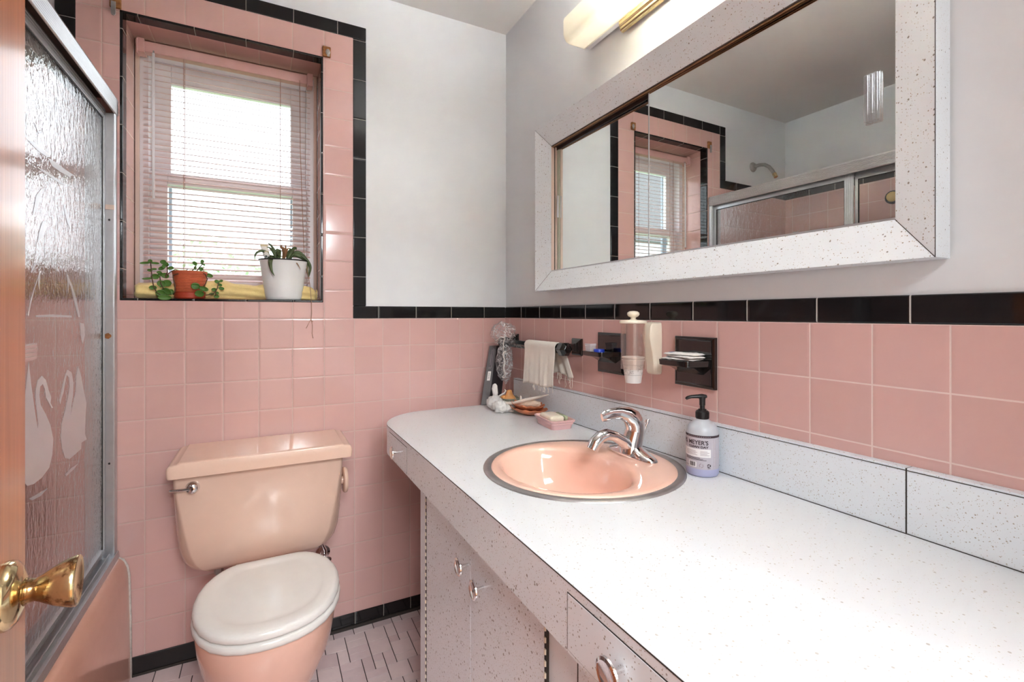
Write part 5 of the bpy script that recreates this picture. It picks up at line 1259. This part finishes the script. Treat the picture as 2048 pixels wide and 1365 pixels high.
def strap(mb, pts2, w, y0=.045, droop=0., front=-1):
    P = [Vector((x, y0, z)) for x, z in pts2]; n = len(P); out = []
    # smooth resample
    R = []
    for i in range(n-1):
        p0 = P[max(i-1, 0)]; p1 = P[i]; p2 = P[i+1]; p3 = P[min(i+2, n-1)]
        for k in range(5):
            t_ = k/5; R.append(.5*((2*p1)+(-p0+p2)*t_+(2*p0-5*p1+4*p2-p3)*t_**2+(-p0+3*p1-3*p2+p3)*t_**3))
    R.append(P[-1]); m = len(R)
    for i, p in enumerate(R):
        f = i/(m-1); p.y = y0+droop*(min(1, f*2.1) if droop < -.045 else f**1.3)
    vs = []
    for i, p in enumerate(R):
        T = (R[min(i+1, m-1)]-R[max(i-1, 0)]).normalized(); side = T.cross(Vector((.15, 1, .1))).normalized(); nn = side.cross(T).normalized()
        f = i/(m-1); ww = w*(.75+.5*min(1, f*3))*(1-f**2.2)+.0003
        vs += [p-side*ww, p+nn*ww*.35, p+side*ww, p+nn*(ww*.35-.0009)]
    fs = []
    for i in range(m-1):
        o_ = 4*i; q_ = o_+4
        for a, b in ((0,1),(1,2),(2,3),(3,0)): fs.append((o_+a, o_+b, q_+b, q_+a))
    fs += [(0,1,2,3), (4*m-4, 4*m-1, 4*m-2, 4*m-3)]
    mb.add(vs, fs)
mb = MB(); rs = random.Random(8)
for i, (pl, w) in enumerate(STRAPS): strap(mb, pl, w*1.15, .045, -.062 if i in (1,) else (-.012 if i in (7, 8, 10) else rs.uniform(-.03, .012)))
obj('strap_leaves', mb, M['strap'], wp, True, weld=False)
mb = MB()
for pl, w in DRIES: strap(mb, pl, w, .045, -.05 if w < .002 else -.008)
obj('dried_stalk', mb, M['dry'], wp, True, weld=False)
ct = thing('cream_tube', (-.953, .05, 1.36), 'small cream squeeze tube stuck upright in the white planter', 'tube')
mb = MB(); rg = []
for k, (z_, hx, hy) in enumerate(((1.352,.010,.010),(1.362,.0105,.0098),(1.385,.0112,.006),(1.405,.0122,.002),(1.4105,.0124,.0012),(1.416,.0124,.0011))):
    cxk = -.9455-.0165*(z_-1.352)/.064
    rg.append([(cxk+hx*math.cos(2*PI*j/20), .047+hy*math.sin(2*PI*j/20), z_) for j in range(20)])
mb.loft(rg); obj('tube_body', mb, M['whitep'], ct, True, angle=60)
mb = MB()
for k in range(2):
    z0_, z1_ = ((1.4095, 1.4165), (1.389, 1.392))[k]; c0_ = -.9455-.0165*(z0_-1.352)/.064; hx = .0127-.0008*k; hy = .0016 if k == 0 else .0062
    mb.lathe([(1,0),(1,z1_-z0_)], (c0_,.047,z0_), (0,0,1), 20, sx=hx, sy=hy)
obj('tan_bands', mb, M['soapgold'], ct, weld=False)
mb = MB()
for dx_, dz in ((-.006,.0),(.0005,-.004),(.006,-.002)):
    mb.ball((-.9475+dx_, .0385, 1.372+dz), .0038, 10, (.8,.25,1.3))
obj('leaf_print', mb, M['inkg'], ct, True, weld=False)

# terracotta pot
tx, ty = -1.186, .046
tp = thing('terracotta_pot_plant', (tx, ty, WZ), 'ribbed terracotta pot on orange saucer with trailing round-leaved plant', 'potted plant')
mb = MB(); mb.lathe([(.0005,0),(.040,.0),(.0425,.002),(.0465,.022),(.048,.0235),(.0465,.0235),(.0445,.004),(.0005,.003)], (tx,ty,WZ), (0,0,1), 48, cap=False, sy=.9); obj('saucer', mb, M['terra_sauc'], tp, True, angle=45)
pf = [(.0005,.0045),(.036,.0045)]
for k in range(15):
    f = k/14; r = .0395+.0095*f**.8; z_ = .008+f*.073
    pf += [(r, z_), (r+.0009, z_+.0012), (r+.0009, z_+.003), (r, z_+.0041)]
pf += [(.0505,.086),(.0512,.088),(.0512,.094),(.050,.095),(.047,.0945),(.046,.086),(.0005,.085)]
mb = MB(); mb.lathe(pf, (tx,ty,WZ), (0,0,1), 48, cap=False, sy=.9); obj('pot', mb, M['terracotta'], tp, True, angle=35)
mb = MB(); mb.lathe([(.046,.084),(.02,.088),(.0005,.089)], (tx,ty,WZ), (0,0,1), 32, cap=False, sy=.9); obj('soil', mb, M['soil'], tp, True)
mb = MB()
for i, pl in enumerate(STEMS):
    yy = .03 if i not in (0, 1, 5) else None
    P = []
    for k, (x, z_) in enumerate(pl):
        if yy is None:
            f = k/(len(pl)-1); y_ = .045-.062*min(1, f*2.2)
            inside = ((x-tx)/.0525)**2 < 1
            if f > .3 and inside: y_ = ty-.9*.0535*math.sqrt(max(0, 1-((x-tx)/.0535)**2))-.002
        else: y_ = .012 if i not in (6, 7) else .05
        P.append((x, y_, z_))
    mb.tube(P, .0016, 7)
obj('trailing_stems', mb, M['stem'], tp, True, weld=False)
mb = MB(); rl = random.Random(12)
for i, (x, y_, z_, l, w, a) in enumerate(LEAVES):
    yy = -.014 if i in (20, 22, 23, 24) else (.012+.016*rl.random() if i < 33 else .05)
    if 22 <= i <= 24: yy = -.010-.004*(i-22)
    a = math.radians(a+rl.uniform(-8, 8)); tiltl = rl.uniform(-.5, .5)
    ux = Vector((math.cos(a), .35*tiltl, math.sin(a))).normalized(); uz = Vector((-math.sin(a), -.45+.5*rl.random(), math.cos(a))); uz = (uz-ux*uz.dot(ux)).normalized(); un = ux.cross(uz)
    def lf(u, v):
        t_ = u*2-1; s_ = (v*2-1)
        wd = max(.0, 1-abs(t_)**2.3)**.6
        p = ux*(t_*l*.5)+uz*(s_*w*.5*wd)+un*(w*.14*s_*s_-l*.07*(1-t_*t_))
        return tuple(Vector((x, yy, z_))+p)
    mb.grid(lf, 8, 6)
obj('round_leaves', mb, [M['leafback']], tp, True, solid=.0012, weld=False)

# ================================================================== OUTSIDE
mb = MB(); mb.box(-30, 20, .6, 40, -1.3, -1.2); struct(obj('ground', mb, M['lawn']))
ho = thing('neighbour_house', (-8.2, 9, -1.2), 'pale sided house with a grey gable roof outside, seen in mirror', 'house')
mb = MB(); mb.box(-11.5, -5.0, 7, 13, -1.2, 3.0); obj('walls', mb, M['siding'], ho)
mb = MB(); mb.prism([(-11.9, 6.7, 2.95), (-4.6, 6.7, 2.95), (-8.25, 6.7, 5.3)], (0, 6.6, 0)); obj('roof', mb, M['roof'], ho)
for x in ():
    mb = MB(); ring(mb, x-.5, x+.5, .6, 2.0, .08, 6.95, 7.02); wn_ = obj('window', mb, M['vinyl'], ho, weld=False)
    mb = MB(); mb.box(x-.42, x+.42, 6.98, 6.99, .68, 1.92); obj('pane', mb, M['darkglass'], wn_)
def tree(x, y, h, r, lab, seed):
    o = thing('garden_tree', (x, y, -1.2), lab, 'tree', 'trees outside the window')
    rt = random.Random(seed)
    mb = MB(); mb.tube([(x,y,-1.2),(x+.05,y,h*.3),(x-.04,y+.05,h*.75)], [.11,.08,.03], 10)
    for k in range(5):
        a = rt.uniform(0, 6.28); mb.tube([(x,y,h*.25+.1*k),(x+r*.4*math.cos(a),y+r*.4*math.sin(a),h*.5+.12*k),(x+r*.75*math.cos(a),y+r*.7*math.sin(a),h*.66+.14*k)], [.04,.025,.01], 7)
    obj('trunk', mb, M['bark'], o, True, weld=False)
    mb = MB()
    for k in range(900):
        d = Vector((rt.gauss(0,1), rt.gauss(0,1), rt.gauss(0,1))).normalized()*rt.random()**.4
        c = Vector((x+d.x*r, y+d.y*r, h*.62+d.z*h*.42)); s_ = rt.uniform(.05, .11)
        e1_ = Vector((rt.gauss(0,1), rt.gauss(0,1), rt.gauss(0,1))).normalized(); e2_ = e1_.orthogonal().normalized()
        mb.add([c-e1_*s_, c+e2_*s_*.5, c+e1_*s_, c-e2_*s_*.5+e1_.cross(e2_)*s_*.15], [(0,1,2),(0,2,3)])
    obj('foliage', mb, M['treeleaf'], o, weld=False)
tree(-1.75, 6.2, 2.3, .85, 'leafy young tree outside left part of the lower window pane', 1)
tree(-.1, 8.4, 2.7, 1.0, 'leafy young tree outside right part of the lower window pane', 2)

# ================================================================== LIGHT + CAMERA
w = bpy.data.worlds.new('overcast_sky'); SC.world = w; w.use_nodes = True
bg = w.node_tree.nodes['Background']; bg.inputs[0].default_value = (.88, .94, 1.0, 1); bg.inputs[1].default_value = SKY
def area(name, loc, rot, sx, sy, power, col):
    l = bpy.data.lights.new(name, 'AREA'); l.shape = 'RECTANGLE'; l.size = sx; l.size_y = sy; l.energy = power; l.color = col
    o = bpy.data.objects.new(name, l); COL.objects.link(o); o.location = loc; o.rotation_euler = rot; return o
area('hall_lamp', (-.5, -4.3, 2.12), (math.radians(78), 0, 0), .36, .26, HALL, (.88, .95, 1.))
area('hall_fill_light', (-.95, -3.2, 2.38), (0, 0, 0), 1.1, .8, HALL_FILL, (.88, .95, 1.))  # added fill light for the near wall and lower room, not a known lamp
cam = bpy.data.cameras.new('camera'); co = bpy.data.objects.new('camera', cam); COL.objects.link(co); SC.camera = co
co.location = (-.9524, -1.9123, 1.1611); co.rotation_euler = (PI/2, 0, -.476054)
cam.sensor_width = 36; cam.lens = 952.16/2048*36; cam.shift_y = -(682.5-629.2)/2048; cam.clip_start = .02
SC.view_settings.view_transform = 'Standard'; SC.view_settings.look = 'None'; SC.view_settings.exposure = EXPO; SC.view_settings.gamma = 1.0
SC.view_settings.use_curve_mapping = False
SC.cycles.use_denoising = True
SC.cycles.max_bounces = 10; SC.cycles.diffuse_bounces = 5; SC.cycles.glossy_bounces = 6; SC.cycles.transparent_max_bounces = 16; SC.cycles.transmission_bounces = 8
SC.cycles.sample_clamp_indirect = 0
